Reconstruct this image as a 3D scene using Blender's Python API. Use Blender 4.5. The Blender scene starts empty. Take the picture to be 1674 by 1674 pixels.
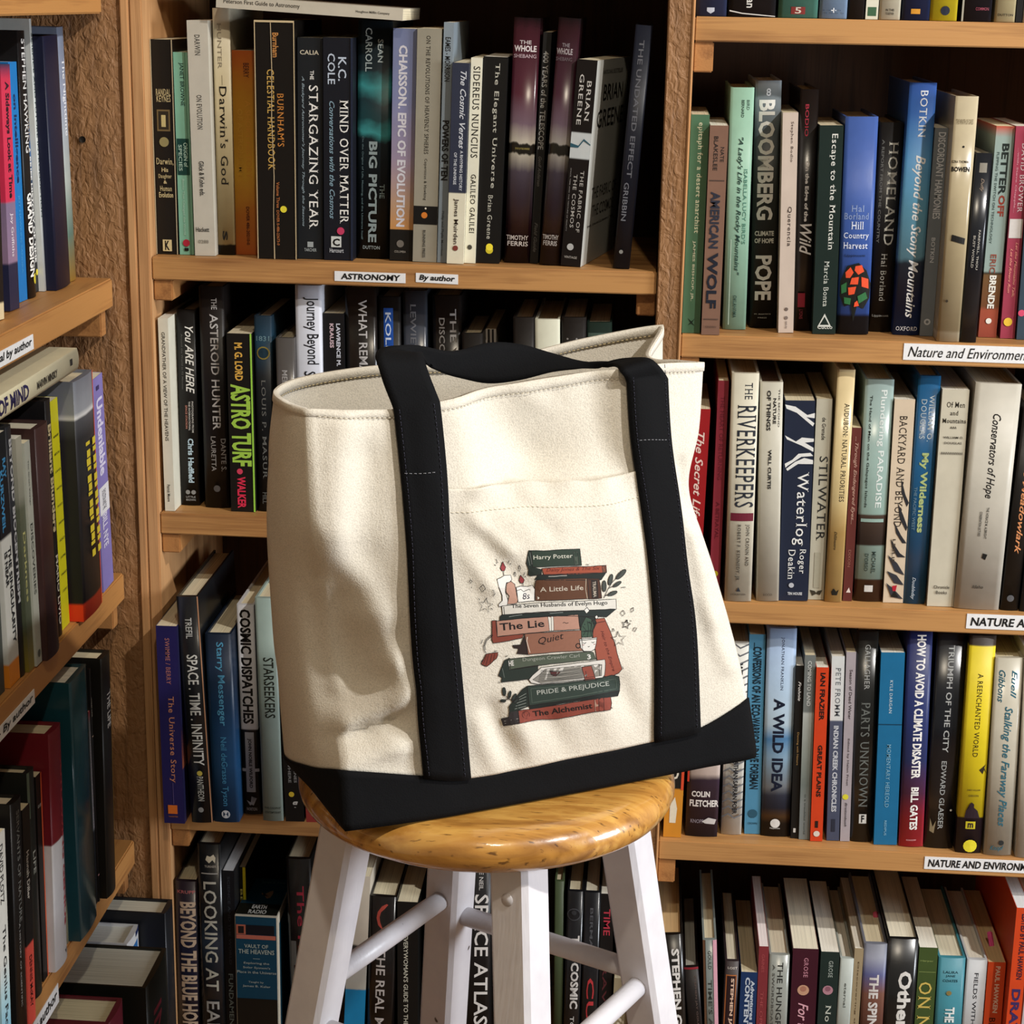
import bpy, bmesh, math, random
from mathutils import Vector, Matrix
from mathutils.bvhtree import BVHTree
import numpy as np
random.seed(7)
SC = bpy.context.scene
COL = SC.collection

# ---------------------------------------------------------------- camera
PX = 1674.0; FPX = 3015.0; EYE = Vector((0.0, -1.78, 1.34))
pit, yw, rl = math.radians(15.6), math.radians(4.04), math.radians(1.138)
FW = Vector((-math.sin(yw)*math.cos(pit), math.cos(yw)*math.cos(pit), -math.sin(pit)))
_r0 = Vector((math.cos(yw), math.sin(yw), 0)); _u0 = _r0.cross(FW)
RT = math.cos(rl)*_r0 + math.sin(rl)*_u0
UP = -math.sin(rl)*_r0 + math.cos(rl)*_u0
cd = bpy.data.cameras.new('camera'); cam = bpy.data.objects.new('camera', cd); COL.objects.link(cam)
cam.matrix_world = Matrix((( RT.x, UP.x, -FW.x, EYE.x), (RT.y, UP.y, -FW.y, EYE.y), (RT.z, UP.z, -FW.z, EYE.z), (0, 0, 0, 1)))
cd.sensor_width = 36; cd.sensor_fit = 'HORIZONTAL'; cd.lens = 36*FPX/PX; cd.clip_start = .05; cd.clip_end = 50
SC.camera = cam
# ---------------------------------------------------------------- world, lamps, exposure
W = bpy.data.worlds.new('world'); SC.world = W; W.use_nodes = True
W.node_tree.nodes['Background'].inputs[0].default_value = (1.0, .88, .72, 1)
W.node_tree.nodes['Background'].inputs[1].default_value = .17
SC.view_settings.view_transform = 'Standard'; SC.view_settings.look = 'None'
SC.view_settings.exposure = 0.20; SC.view_settings.gamma = 1.0; SC.view_settings.use_curve_mapping = False
def spot_lamp(loc, target, power, size, color, ang=70):
    l = bpy.data.lights.new('ceiling_spot', 'SPOT'); l.energy = power; l.shadow_soft_size = size; l.color = color
    l.spot_size = math.radians(ang); l.spot_blend = .5
    o = bpy.data.objects.new('ceiling_spot', l); COL.objects.link(o); o.location = loc
    o.rotation_euler = (Vector(target)-Vector(loc)).to_track_quat('-Z', 'Y').to_euler(); return o
spot_lamp((1.45, -1.35, 2.75), (-.05, -.2, .8), 175, .035, (1, .97, .93))
spot_lamp((.25, -2.05, 2.95), (-.1, -.1, .8), 55, .05, (1, .87, .68))
_a = bpy.data.lights.new('window_daylight', 'AREA'); _a.shape = 'RECTANGLE'; _a.size = .7; _a.size_y = .8; _a.energy = 56; _a.color = (.88, .93, 1.0)
_w = bpy.data.objects.new('window_daylight', _a); COL.objects.link(_w); _w.location = (2.35, -.95, 1.22)
_w.rotation_euler = (Vector((-.1, -.3, .9))-Vector(_w.location)).to_track_quat('-Z', 'Y').to_euler()
def ray(x, y): return FW + RT*((x-PX/2)/FPX) - UP*((y-PX/2)/FPX)
def PY(x, y, Y):                     # point of the plane y = Y seen at photo position x, y
    d = ray(x, y); return EYE + d*((Y-EYE.y)/d.y)
def PXp(x, y, X):
    d = ray(x, y); return EYE + d*((X-EYE.x)/d.x)
def PZ(x, y, Z):
    d = ray(x, y); return EYE + d*((Z-EYE.z)/d.z)

# ---------------------------------------------------------------- materials
def lin(h):
    h = h.lstrip('#'); v = [int(h[i:i+2], 16)/255 for i in (0, 2, 4)]
    return tuple((c/12.92 if c <= .04045 else ((c+.055)/1.055)**2.4) for c in v)+(1,)
MC = {}
def nodes(name):
    m = bpy.data.materials.new(name); m.use_nodes = True; nt = m.node_tree
    return m, nt, nt.nodes['Principled BSDF']
def N(nt, t, **k):
    n = nt.nodes.new(t)
    for a, b in k.items(): setattr(n, a, b)
    return n
def ramp(nt, stops, interp='LINEAR'):
    r = N(nt, 'ShaderNodeValToRGB'); r.color_ramp.interpolation = interp
    e = r.color_ramp.elements
    while len(e) < len(stops): e.new(.5)
    for i, (p, c) in enumerate(stops): e[i].position = p; e[i].color = lin(c) if isinstance(c, str) else c
    return r
def cover_mat(c, kind):
    """kind: p = matt paperback, h = hardback jacket, m = glossy film-covered jacket"""
    key = (str(c), kind)
    if key in MC: return MC[key]
    m, nt, b = nodes('cover_stock')
    tc = N(nt, 'ShaderNodeTexCoord')
    no = N(nt, 'ShaderNodeTexNoise'); no.inputs['Scale'].default_value = 60; no.inputs['Detail'].default_value = 4
    nt.links.new(tc.outputs['Object'], no.inputs['Vector'])
    mx = N(nt, 'ShaderNodeMix', data_type='RGBA', blend_type='MULTIPLY'); mx.inputs[0].default_value = .35
    rr = ramp(nt, [(.3, (.75, .75, .75, 1)), (.7, (1, 1, 1, 1))]); nt.links.new(no.outputs['Fac'], rr.inputs[0])
    if isinstance(c, str): mx.inputs[6].default_value = lin(c)
    else:
        h = c[0]; sp = N(nt, 'ShaderNodeSeparateXYZ'); nt.links.new(tc.outputs['Object'], sp.inputs[0])
        n2 = N(nt, 'ShaderNodeTexNoise'); n2.inputs['Scale'].default_value = c[2]; n2.inputs['Detail'].default_value = 6
        mp = N(nt, 'ShaderNodeMapping'); mp.inputs['Scale'].default_value = c[3]
        nt.links.new(tc.outputs['Object'], mp.inputs[0]); nt.links.new(mp.outputs[0], n2.inputs['Vector'])
        dv = N(nt, 'ShaderNodeMath', operation='DIVIDE'); dv.inputs[1].default_value = h
        nt.links.new(sp.outputs['Z'], dv.inputs[0])
        sb = N(nt, 'ShaderNodeMath', operation='SUBTRACT'); sb.inputs[0].default_value = 1; nt.links.new(dv.outputs[0], sb.inputs[1])
        ma = N(nt, 'ShaderNodeMath', operation='MULTIPLY_ADD'); ma.inputs[1].default_value = c[4]
        nt.links.new(n2.outputs['Fac'], ma.inputs[0]); nt.links.new(sb.outputs[0], ma.inputs[2])
        s2 = N(nt, 'ShaderNodeMath', operation='SUBTRACT'); s2.inputs[1].default_value = c[4]*.5; nt.links.new(ma.outputs[0], s2.inputs[0])
        rp = ramp(nt, c[1]); nt.links.new(s2.outputs[0], rp.inputs[0]); nt.links.new(rp.outputs[0], mx.inputs[6])
    nt.links.new(rr.outputs[0], mx.inputs[7]); nt.links.new(mx.outputs[2], b.inputs['Base Color'])
    b.inputs['Roughness'].default_value = {'p': .45, 'h': .42, 'm': .24}[kind]
    b.inputs['Specular IOR Level'].default_value = {'p': .3, 'h': .35, 'm': .5}[kind]
    bu = N(nt, 'ShaderNodeBump'); bu.inputs['Strength'].default_value = .25; bu.inputs['Distance'].default_value = .0006
    n3 = N(nt, 'ShaderNodeTexNoise'); n3.inputs['Scale'].default_value = 25 if kind == 'm' else 90
    nt.links.new(tc.outputs['Object'], n3.inputs['Vector'])
    nt.links.new(n3.outputs['Fac'], bu.inputs['Height']); nt.links.new(bu.outputs[0], b.inputs['Normal'])
    MC[key] = m; return m
def flat_mat(c, rough=.5, name='printing_ink'):
    key = (c, rough, name)
    if key not in MC:
        m, nt, b = nodes(name); b.inputs['Base Color'].default_value = lin(c); b.inputs['Roughness'].default_value = rough
        b.inputs['Specular IOR Level'].default_value = .3
        tc = N(nt, 'ShaderNodeTexCoord'); no = N(nt, 'ShaderNodeTexNoise'); no.inputs['Scale'].default_value = 300
        nt.links.new(tc.outputs['Object'], no.inputs['Vector'])
        mx = N(nt, 'ShaderNodeMix', data_type='RGBA', blend_type='MULTIPLY'); mx.inputs[0].default_value = .3
        mx.inputs[6].default_value = lin(c); nt.links.new(no.outputs['Fac'], mx.inputs[7]); mx.inputs[0].default_value = .15
        nt.links.new(mx.outputs[2], b.inputs['Base Color']); MC[key] = m
    return MC[key]
def pages_mat(c):
    key = ('pg', c)
    if key in MC: return MC[key]
    m, nt, b = nodes('paper_edges'); tc = N(nt, 'ShaderNodeTexCoord'); mp = N(nt, 'ShaderNodeMapping')
    mp.inputs['Scale'].default_value = (1900, 6, 6); nt.links.new(tc.outputs['Object'], mp.inputs[0])
    no = N(nt, 'ShaderNodeTexNoise'); no.inputs['Scale'].default_value = 1; no.inputs['Detail'].default_value = 2
    nt.links.new(mp.outputs[0], no.inputs['Vector'])
    l = lin(c); d = tuple(v*.62 for v in l[:3])+(1,)
    rp = ramp(nt, [(.32, d), (.6, l)]); nt.links.new(no.outputs['Fac'], rp.inputs[0]); nt.links.new(rp.outputs[0], b.inputs['Base Color'])
    b.inputs['Roughness'].default_value = .9
    bu = N(nt, 'ShaderNodeBump'); bu.inputs['Strength'].default_value = .3; bu.inputs['Distance'].default_value = .0003
    nt.links.new(no.outputs['Fac'], bu.inputs['Height']); nt.links.new(bu.outputs[0], b.inputs['Normal'])
    MC[key] = m; return m
def wood(name, dark, light, axis, rough=.45, bump=.3, scale=1.0, coat=0.0, knots=True, coarse=0):
    """grain runs along axis (0 x, 1 y, 2 z)"""
    m, nt, b = nodes(name); tc = N(nt, 'ShaderNodeTexCoord'); mp = N(nt, 'ShaderNodeMapping')
    s = [38*scale]*3; s[axis] = 2.2*scale; mp.inputs['Scale'].default_value = s
    nt.links.new(tc.outputs['Object'], mp.inputs[0])
    n1 = N(nt, 'ShaderNodeTexNoise'); n1.inputs['Scale'].default_value = 1; n1.inputs['Detail'].default_value = 5; n1.inputs['Distortion'].default_value = 1.2
    nt.links.new(mp.outputs[0], n1.inputs['Vector'])
    s2 = [520*scale]*3; s2[axis] = 14*scale; m2 = N(nt, 'ShaderNodeMapping'); m2.inputs['Scale'].default_value = s2
    nt.links.new(tc.outputs['Object'], m2.inputs[0]); n2 = N(nt, 'ShaderNodeTexNoise'); n2.inputs['Scale'].default_value = 1; n2.inputs['Detail'].default_value = 2
    nt.links.new(m2.outputs[0], n2.inputs['Vector'])
    n4 = N(nt, 'ShaderNodeTexNoise'); n4.inputs['Scale'].default_value = 7; n4.inputs['Detail'].default_value = 3
    nt.links.new(tc.outputs['Object'], n4.inputs['Vector'])
    a1 = N(nt, 'ShaderNodeMath', operation='MULTIPLY_ADD'); a1.inputs[1].default_value = .35
    nt.links.new(n2.outputs['Fac'], a1.inputs[0]); nt.links.new(n1.outputs['Fac'], a1.inputs[2])
    a2 = N(nt, 'ShaderNodeMath', operation='MULTIPLY_ADD'); a2.inputs[1].default_value = .5
    nt.links.new(n4.outputs['Fac'], a2.inputs[0]); nt.links.new(a1.outputs[0], a2.inputs[2])
    rp = ramp(nt, [(.62, dark), (.95, light), (1.0, light)])
    nt.links.new(a2.outputs[0], rp.inputs[0]); nt.links.new(rp.outputs[0], b.inputs['Base Color'])
    b.inputs['Roughness'].default_value = rough; b.inputs['Coat Weight'].default_value = coat; b.inputs['Coat Roughness'].default_value = .12
    bu = N(nt, 'ShaderNodeBump'); bu.inputs['Strength'].default_value = bump; bu.inputs['Distance'].default_value = .001
    nt.links.new(a1.outputs[0], bu.inputs['Height'])
    if coarse:
        m5 = N(nt, 'ShaderNodeMapping'); s5 = [150, 150, 150]; s5[axis] = 95; m5.inputs['Scale'].default_value = s5
        nt.links.new(tc.outputs['Object'], m5.inputs[0])
        n5 = N(nt, 'ShaderNodeTexNoise'); n5.inputs['Scale'].default_value = 1; n5.inputs['Detail'].default_value = 4; n5.inputs['Distortion'].default_value = .8
        nt.links.new(m5.outputs[0], n5.inputs['Vector'])
        b2 = N(nt, 'ShaderNodeBump'); b2.inputs['Strength'].default_value = coarse; b2.inputs['Distance'].default_value = .004
        nt.links.new(n5.outputs['Fac'], b2.inputs['Height']); nt.links.new(b2.outputs[0], bu.inputs['Normal'])
    nt.links.new(bu.outputs[0], b.inputs['Normal']); return m
M_SHELF = wood('pine_board', '7c4f2a', 'b4844e', 0, .5, .3)
M_SHELFL = wood('pine_board', '7a4a24', 'b07c44', 1, .5, .3)
M_POST = wood('pine_upright', '8c5f36', 'bf9060', 2, .6, .5)
M_ROUGH = wood('rough_sawn_timber', '5c3e24', '906740', 2, .62, .8, coarse=.75)
M_CLEAT = wood('pine_cleat', '7c4d26', 'a87440', 1, .6, .4)
M_BACK = wood('dark_backboard', '2a1a0e', '4a2f1a', 2, .8, .3)
M_PAPER = flat_mat('e6e6e6', .6, 'label_paper')

# ---------------------------------------------------------------- mesh helpers
def link(name, me, mat=None, parent=None):
    o = bpy.data.objects.new(name, me); COL.objects.link(o)
    if mat is not None and me is not None: me.materials.append(mat)
    if parent is not None: o.parent = parent
    return o
def tag(o, label=None, cat=None, group=None, kind=None):
    if label: o['label'] = label
    if cat: o['category'] = cat
    if group: o['group'] = group
    if kind: o['kind'] = kind
    return o
def mesh(name, vs, fs, smooth=False):
    me = bpy.data.meshes.new(name); me.from_pydata([tuple(v) for v in vs], [], fs)
    if smooth:
        for p in me.polygons: p.use_smooth = True
    me.update(); return me
def bevel_box(name, x0, x1, y0, y1, z0, z1, bev=.0012, seg=2, jitter=0):
    bm = bmesh.new(); bmesh.ops.create_cube(bm, size=1)
    for v in bm.verts:
        v.co = Vector((x0 if v.co.x < 0 else x1, y0 if v.co.y < 0 else y1, z0 if v.co.z < 0 else z1))
    if bev: bmesh.ops.bevel(bm, geom=bm.edges[:], offset=bev, segments=seg, affect='EDGES')
    me = bpy.data.meshes.new(name); bm.to_mesh(me); bm.free(); return me
def thing(name, loc, label, cat, group=None):
    o = bpy.data.objects.new(name, None); COL.objects.link(o); o.location = loc; o.empty_display_size = .02
    return tag(o, label, cat, group)
TXT = {}
def text_geo(s, bold=0.0, shear=0.0, serif=False, cuts=None, axis=1):
    """outline of a line of lettering in the unit square; serif adds slab feet to the stems;
    cuts slices it across the spine so that it can follow a rounded back"""
    k = (s, bold, shear, serif, cuts, axis)
    if k in TXT: return TXT[k]
    c = bpy.data.curves.new('t', 'FONT'); c.body = s; c.resolution_u = 2; c.offset = bold; c.shear = shear
    if serif: c.space_character = 1.12
    c.align_x = 'CENTER'
    o = bpy.data.objects.new('t', c); me = bpy.data.meshes.new_from_object(o)
    vs = np.zeros(len(me.vertices)*3); me.vertices.foreach_get('co', vs); vs = vs.reshape(-1, 3)[:, :2]
    fs = [tuple(p.vertices) for p in me.polygons]
    bpy.data.objects.remove(o); bpy.data.curves.remove(c); bpy.data.meshes.remove(me)
    if serif and len(vs):
        cnt = {}
        for f in fs:
            for i in range(len(f)):
                e = (f[i], f[(i+1) % len(f)]); kk = (min(e), max(e)); cnt.setdefault(kk, []).append(f)
        add, vl = [], [tuple(v) for v in vs]
        for (i, j), ff in cnt.items():
            if len(ff) != 1: continue
            (x0, y0), (x1, y1) = vs[i], vs[j]
            L = abs(x1-x0)
            if abs(y1-y0) < .004 and .035 < L < .17:
                cy = sum(vs[q][1] for q in ff[0])/len(ff[0]); dy = .035 if cy > y0 else -.035; a0, a1 = min(x0, x1)-.055, max(x0, x1)+.055
                n = len(vl); vl += [(a0, y0), (a1, y0), (a1, y0+dy), (a0, y0+dy)]; add.append((n, n+1, n+2, n+3))
        vs = np.array(vl); fs = fs+add
    if len(vs):
        lo, hi = vs.min(0), vs.max(0); vs = (vs-lo)/np.maximum(hi-lo, 1e-6)
        if cuts:
            bm = bmesh.new(); bv = [bm.verts.new((x, y, 0)) for x, y in vs]
            for f in fs:
                try: bm.faces.new([bv[i] for i in f])
                except ValueError: pass
            for q in cuts:
                bmesh.ops.bisect_plane(bm, geom=bm.verts[:]+bm.edges[:]+bm.faces[:], plane_co=(q, q, 0), plane_no=((0, 1, 0) if axis else (1, 0, 0)))
            bm.verts.index_update(); vs = np.array([v.co[:2] for v in bm.verts]); fs = [tuple(v.index for v in f.verts) for f in bm.faces]; bm.free()
    TXT[k] = (vs, fs); return TXT[k]

# ---------------------------------------------------------------- books
PG = ['e2d5b4', 'e8dfc6', 'd9cba8', 'ece6d6', 'dccfae']
def book_parts(root, w, h, d, col, kind, prints, pg=None):
    hard = kind in 'hm'
    bulge = min(.0020, w*.08) if hard else 0.0
    t = .0022 if hard else .00045
    t = min(t, w*.2)
    n = 8 if hard else 1
    def s0(x): return -bulge*(1-(2*x/w-1)**2)
    def sy(x):
        if not hard: return 0.0
        q = min(max(x/w*8, 0), 7.9999); i = int(q); return s0(i*w/8)+(s0((i+1)*w/8)-s0(i*w/8))*(q-i)
    # cover profile (x, y)
    out = [(0, d)]
    if hard: out += [(0, .006), (0, .0022)]
    k = 8 if hard else 1
    for i in range(k+1):
        x = w*i/k
        out.append((x, sy(x)))
    if hard: out += [(w, .0022), (w, .006)]
    out += [(w, d), (w-t, d), (w-t, t+.0018 if hard else t), (t, t+.0018 if hard else t), (t, d)]
    out = [p for i, p in enumerate(out) if i == 0 or abs(p[0]-out[i-1][0])+abs(p[1]-out[i-1][1]) > 1e-7]
    m = len(out); vs = [(x, y, 0) for x, y in out]+[(x, y, h) for x, y in out]
    fs = [(i, (i+1) % m, (i+1) % m+m, i+m) for i in range(m)]
    fs += [tuple(range(m))[::-1], tuple(range(m, 2*m))]
    me = mesh('cover', vs, fs); bm = bmesh.new(); bm.from_mesh(me)
    bmesh.ops.recalc_face_normals(bm, faces=bm.faces); bmesh.ops.triangulate(bm, faces=[f for f in bm.faces if len(f.verts) > 4])
    if hard:
        for f in bm.faces:
            if abs(f.normal.z) < .1 and f.normal.y < -.3 and f.calc_center_median().y < .0025: f.smooth = True
    bm.to_mesh(me); bm.free()
    link('cover', me, cover_mat(col if isinstance(col, str) else (h,)+tuple(col), kind), root)
    ins = .003 if hard else .0002
    y0 = t+.0022 if hard else t+.0001
    pb = mesh('page_block', [(x, y, z) for z in (ins, h-ins) for x, y in ((t, y0), (w-t, y0), (w-t, d-(.003 if hard else .0001)), (t, d-(.003 if hard else .0001)))],
              [(0, 1, 2, 3), (4, 7, 6, 5), (0, 4, 5, 1), (1, 5, 6, 2), (2, 6, 7, 3), (3, 7, 4, 0)])
    link('page_block', pb, pages_mat(pg or random.choice(PG)), root)
    # printing: grouped by colour
    lay = {}
    for idx, p in enumerate(prints):
        eps = .00016*(1+idx*.6)
        if p[0] == 't':
            _, s, f0, f1, c0, c1, c = p[:7]; mode = p[7] if len(p) > 7 else 'd'
            bold = .012
            if 'b' in mode: bold = .035
            if 'n' in mode: bold = .004
            cuts = tuple(round((i/8-c0)/(c1-c0), 4) for i in range(1, 8) if c0+.01 < i/8 < c1-.01) if hard else None
            vs2, fs2 = text_geo(s, bold, .35 if 'i' in mode else 0, 'n' in mode, cuts, 0 if 'h' in mode else 1)
            pts = []
            for a, b in vs2:
                if 'h' in mode: x = (c0+a*(c1-c0))*w; z = h*(1-(f1-b*(f1-f0)))
                else: x = (c0+b*(c1-c0))*w; z = h*(1-(f0+a*(f1-f0)))
                pts.append((x, sy(x)-eps, z))
            key = ('lettering', c)
        elif p[0] == 'p':
            _, f0, f1, c0, c1, c = p; q = 8 if hard else 1; pts = []; fs2 = []
            for i in range(q+1):
                x = (c0+(c1-c0)*i/q)*w; pts += [(x, sy(x)-eps, h*(1-f0)), (x, sy(x)-eps, h*(1-f1))]
            fs2 = [(2*i, 2*i+1, 2*i+3, 2*i+2) for i in range(q)]; key = ('spine_panel', c)
        elif p[0] == 'o':
            _, f, cc, rr, c = p; pts = [(cc*w, sy(cc*w)-eps-.0001, h*(1-f))]
            for i in range(14):
                a = i*math.tau/14; x = cc*w+rr*w*math.cos(a); pts.append((x, sy(min(max(x, 0), w))-eps-.0001, h*(1-f)+rr*w*math.sin(a)))
            fs2 = [(0, i+1, (i+1) % 14+1) for i in range(14)]; key = ('spine_emblem', c)
        elif p[0] == 'S':          # printing on the right-hand board
            _, tx, f0, f1, c0, c1, c = p; eps = .00012 if tx is None else .00028
            if tx is None: pts = [(w+eps, c0*d, h*(1-f0)), (w+eps, c1*d, h*(1-f0)), (w+eps, c1*d, h*(1-f1)), (w+eps, c0*d, h*(1-f1))]; fs2 = [(0, 1, 2, 3)]; key = ('cover_panel', c)
            else:
                vs2, fs2 = text_geo(tx, .01, 0); key = ('cover_lettering', c)
                pts = [(w+eps, (c0+a*(c1-c0))*d, h*(1-(f1-b*(f1-f0)))) for a, b in vs2]
        elif p[0] == 'g':          # polygon in (c, f)
            _, poly, c = p; v2 = [tuple(q) for q in poly]; fs2 = [tuple(range(len(v2)))]
            if hard:
                bm = bmesh.new(); bm.faces.new([bm.verts.new((a, b, 0)) for a, b in v2]); bmesh.ops.triangulate(bm, faces=bm.faces[:])
                for q in range(1, 8): bmesh.ops.bisect_plane(bm, geom=bm.verts[:]+bm.edges[:]+bm.faces[:], plane_co=(q/8, 0, 0), plane_no=(1, 0, 0))
                bm.verts.index_update(); v2 = [tuple(v.co[:2]) for v in bm.verts]; fs2 = [tuple(v.index for v in f.verts) for f in bm.faces]; bm.free()
            pts = [(a*w, sy(a*w)-eps, h*(1-b)) for a, b in v2]; key = ('spine_emblem', c)
        L = lay.setdefault(key, ([], [])); o = len(L[0]); L[0].extend(pts); L[1].extend([tuple(v+o for v in f) for f in fs2])
    for (nm, c), (v, f) in lay.items():
        if v: link(nm, mesh(nm, v, f), flat_mat(c), root)
ORD = ['first', 'second', 'third', 'fourth', 'fifth', 'sixth', 'seventh', 'eighth', 'ninth', 'tenth', 'eleventh', 'twelfth', 'thirteenth', 'fourteenth', 'fifteenth',
       'sixteenth', 'seventeenth', 'eighteenth', 'nineteenth', 'twentieth', 'twenty-first', 'twenty-second']
class B:
    def __init__(s, xt0, xt1, yt, bot, col, kind, look, *prints, d=None, yaw=0, Y=None, pg=None, yb=None):
        s.t = (xt0, xt1, yt); s.bot = bot; s.col = col; s.kind = kind; s.look = look; s.pr = prints; s.d = d; s.yaw = yaw; s.Y = Y; s.pg = pg; s.yb = yb
def shelf_row(books, z, where, group, maxd=.2, start=0, xmin=None, dm=1.0):
    """books standing on a board facing the room; measured front edges give place, width, lean and height"""
    prev = (xmin, 0, 9) if xmin is not None else None
    for i, b in enumerate(books):
        xt0, xt1, yt = b.t
        Y = b.Y
        if b.bot and len(b.bot) == 3:
            xb0, xb1, yb = b.bot
            if Y is None: Y = min(max(PZ((xb0+xb1)/2, yb, z).y, -.032), .05)
        if Y is None: Y = .008
        T0 = PY(xt0, yt, Y); T1 = PY(xt1, yt, Y); h = (T0.z+T1.z)/2-z
        if b.bot:
            xb0, xb1 = b.bot[:2]; ym = b.bot[2] if len(b.bot) == 3 else 1674
            Q0 = PY(xb0, ym, Y); Q1 = PY(xb1, ym, Y)
            sl = ((T0.x-Q0.x)+(T1.x-Q1.x))/2/((T0.z+T1.z)/2-(Q0.z+Q1.z)/2)
            w = ((T1.x-T0.x)+(Q1.x-Q0.x))/2
            xc = (Q0.x+Q1.x)/2+sl*(z-(Q0.z+Q1.z)/2)
        else:
            sl = 0; w = T1.x-T0.x; xc = (T0.x+T1.x)/2
        x0 = xc-w/2
        if prev:
            px1, psl, ph = prev; hh = min(h, ph)
            if x0 < px1+.0002: w -= (px1+.0002-x0); x0 = px1+.0002
            if x0+sl*hh < px1+psl*hh+.0002:
                need = (px1+.0002+psl*hh-x0)/hh; ns = need; sl2 = max(sl, ns); w -= max(0, (sl2-sl)*hh*.5); sl = sl2
            w = max(w, .003)
        an = math.atan(sl); L = h/math.cos(an)
        d = b.d or min(max(L*.66, .11)*dm, maxd)
        drop = 0
        root = thing('book', (x0 if sl >= 0 else x0, Y, z), f"{b.look}, {ORD[i+start]} from left on {where}", 'book', group)
        # a leaning book stands on one bottom corner
        root.rotation_euler = (0, an, b.yaw)
        wl = w*math.cos(an)
        lift = abs(math.sin(an))*wl if an > 0 else 0
        root.location.z = z+lift+.0004
        book_parts(root, wl, L-lift, d, b.col, b.kind, b.pr, b.pg)
        prev = (x0+w, sl, h)

# ---------------------------------------------------------------- room shell
def wood_floor():
    m, nt, b = nodes('dark_floorboards'); b.inputs['Base Color'].default_value = lin('5a4634'); b.inputs['Roughness'].default_value = .5; return m
tag(link('floor', bevel_box('floor', -2.6, 2.6, -3.2, .4, -.04, 0, 0), wood('floorboards', '4a3420', '7a5834', 0, .5, .2)), kind='structure')
WALLM = flat_mat('b9a98e', .9, 'plaster')
tag(link('wall_back', bevel_box('wall_back', -2.6, 2.6, .36, .42, 0, 2.7, 0), WALLM), kind='structure')
tag(link('wall_left', bevel_box('wall_left', -.90, -.84, -2.2, .36, 0, 2.7, 0), WALLM), kind='structure')

# shelf top heights (metres above the floor)
ZC = [1.0875, .8267, .4965, .200]         # centre case
ZC = [1.34-.2525, 1.34-.5133, 1.34-.8435, .200]
ZR = [1.34-.014, 1.34-.3125, 1.34-.5837, 1.34-.849, .215]
ZL = [1.34+.000, 1.34-.2735, 1.34-.577, 1.34-.8765]
TH = .0225
# ---------------------------------------------------------------- centre bookcase
XA, XB_ = -.486, .0104        # inside faces
cc = thing('bookcase', (-.24, .14, 0), 'middle pine bookcase behind the stool, with astronomy shelf labels', 'bookcase', None)
def part(root, name, x0, x1, y0, y1, z0, z1, mat, bev=.0012, label=None):
    L = root.location
    o = link(name, bevel_box(name, x0-L.x, x1-L.x, y0-L.y, y1-L.y, z0-L.z, z1-L.z, bev), mat, root)
    if label: o['label'] = label
    return o
part(cc, 'side_panel', -.4982, XA, -.004, .28, 0, 1.75, M_POST)
part(cc, 'back_panel', XA, XB_, .272, .28, .02, 1.75, M_BACK, 0)
for z in ZC+[1.405]:
    part(cc, 'shelf_board', XA+.0005, XB_-.0008, 0, .27, z-TH, z, M_SHELF)
for z in ZC[:3]+[1.405]:
    part(cc, 'shelf_cleat', XA+.0005, XA+.0195, .004, .25, z-TH-.021, z-TH-.0003, M_CLEAT)
    part(cc, 'shelf_cleat', XB_-.0195, XB_-.0008, .012 if z > 1 else .004, .25, z-TH-.0225, z-TH-.0003, M_CLEAT)
part(cc, 'kick_board', XA+.0005, XB_-.0008, .02, .035, 0, .177, M_SHELF)
def label_on(root, p0, p1, Y, zt, zb, text, bold, shear=0.0, box=(.06, .94, .18, .85), name='shelf_label', cut=None):
    """paper strip glued to a board's front edge, lettering as its sub-part; p0/p1 world x"""
    L = root.location; T = .0006
    me = mesh(name, [(x-L.x, y-L.y, z-L.z) for x, zz in ((p0, (zt[0], zb[0])), (p1, (zt[1], zb[1]))) for z in zz for y in (Y, Y-T)],
              [(0, 1, 3, 2), (4, 6, 7, 5), (0, 4, 5, 1), (2, 3, 7, 6), (1, 5, 7, 3), (0, 2, 6, 4)])
    o = link(name, me, M_PAPER, root)
    v, f = text_geo(text, bold, shear)
    pts = []
    for a, b in v:
        u = box[0]+a*(box[1]-box[0]); w = box[2]+b*(box[3]-box[2])
        zt_ = zt[0]+(zt[1]-zt[0])*u; zb_ = zb[0]+(zb[1]-zb[0])*u
        pts.append((p0+(p1-p0)*u-L.x, Y-T-.0003-L.y, zb_+(zt_-zb_)*w-L.z))
    if cut: pass
    link('lettering', mesh('lettering', pts, f), flat_mat('111111', .6), o)
    return o
def px_label(root, xa, xb, ya_t, yb_t, ya_b, yb_b, text, **k):
    Y = -.0001; a, b, c, d = PY(xa, ya_t, Y), PY(xb, yb_t, Y), PY(xa, ya_b, Y), PY(xb, yb_b, Y)
    return label_on(root, a.x, b.x, Y, (a.z, b.z), (c.z, d.z), text, **k)
px_label(cc, 547, 663, 443, 447, 459, 463, 'ASTRONOMY', bold=.03, shear=.1, box=(.09, .93, .2, .82))
px_label(cc, 680, 749, 446, 449, 461, 465, 'By author', bold=.03, shear=.2, box=(.08, .93, .1, .85))

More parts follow.
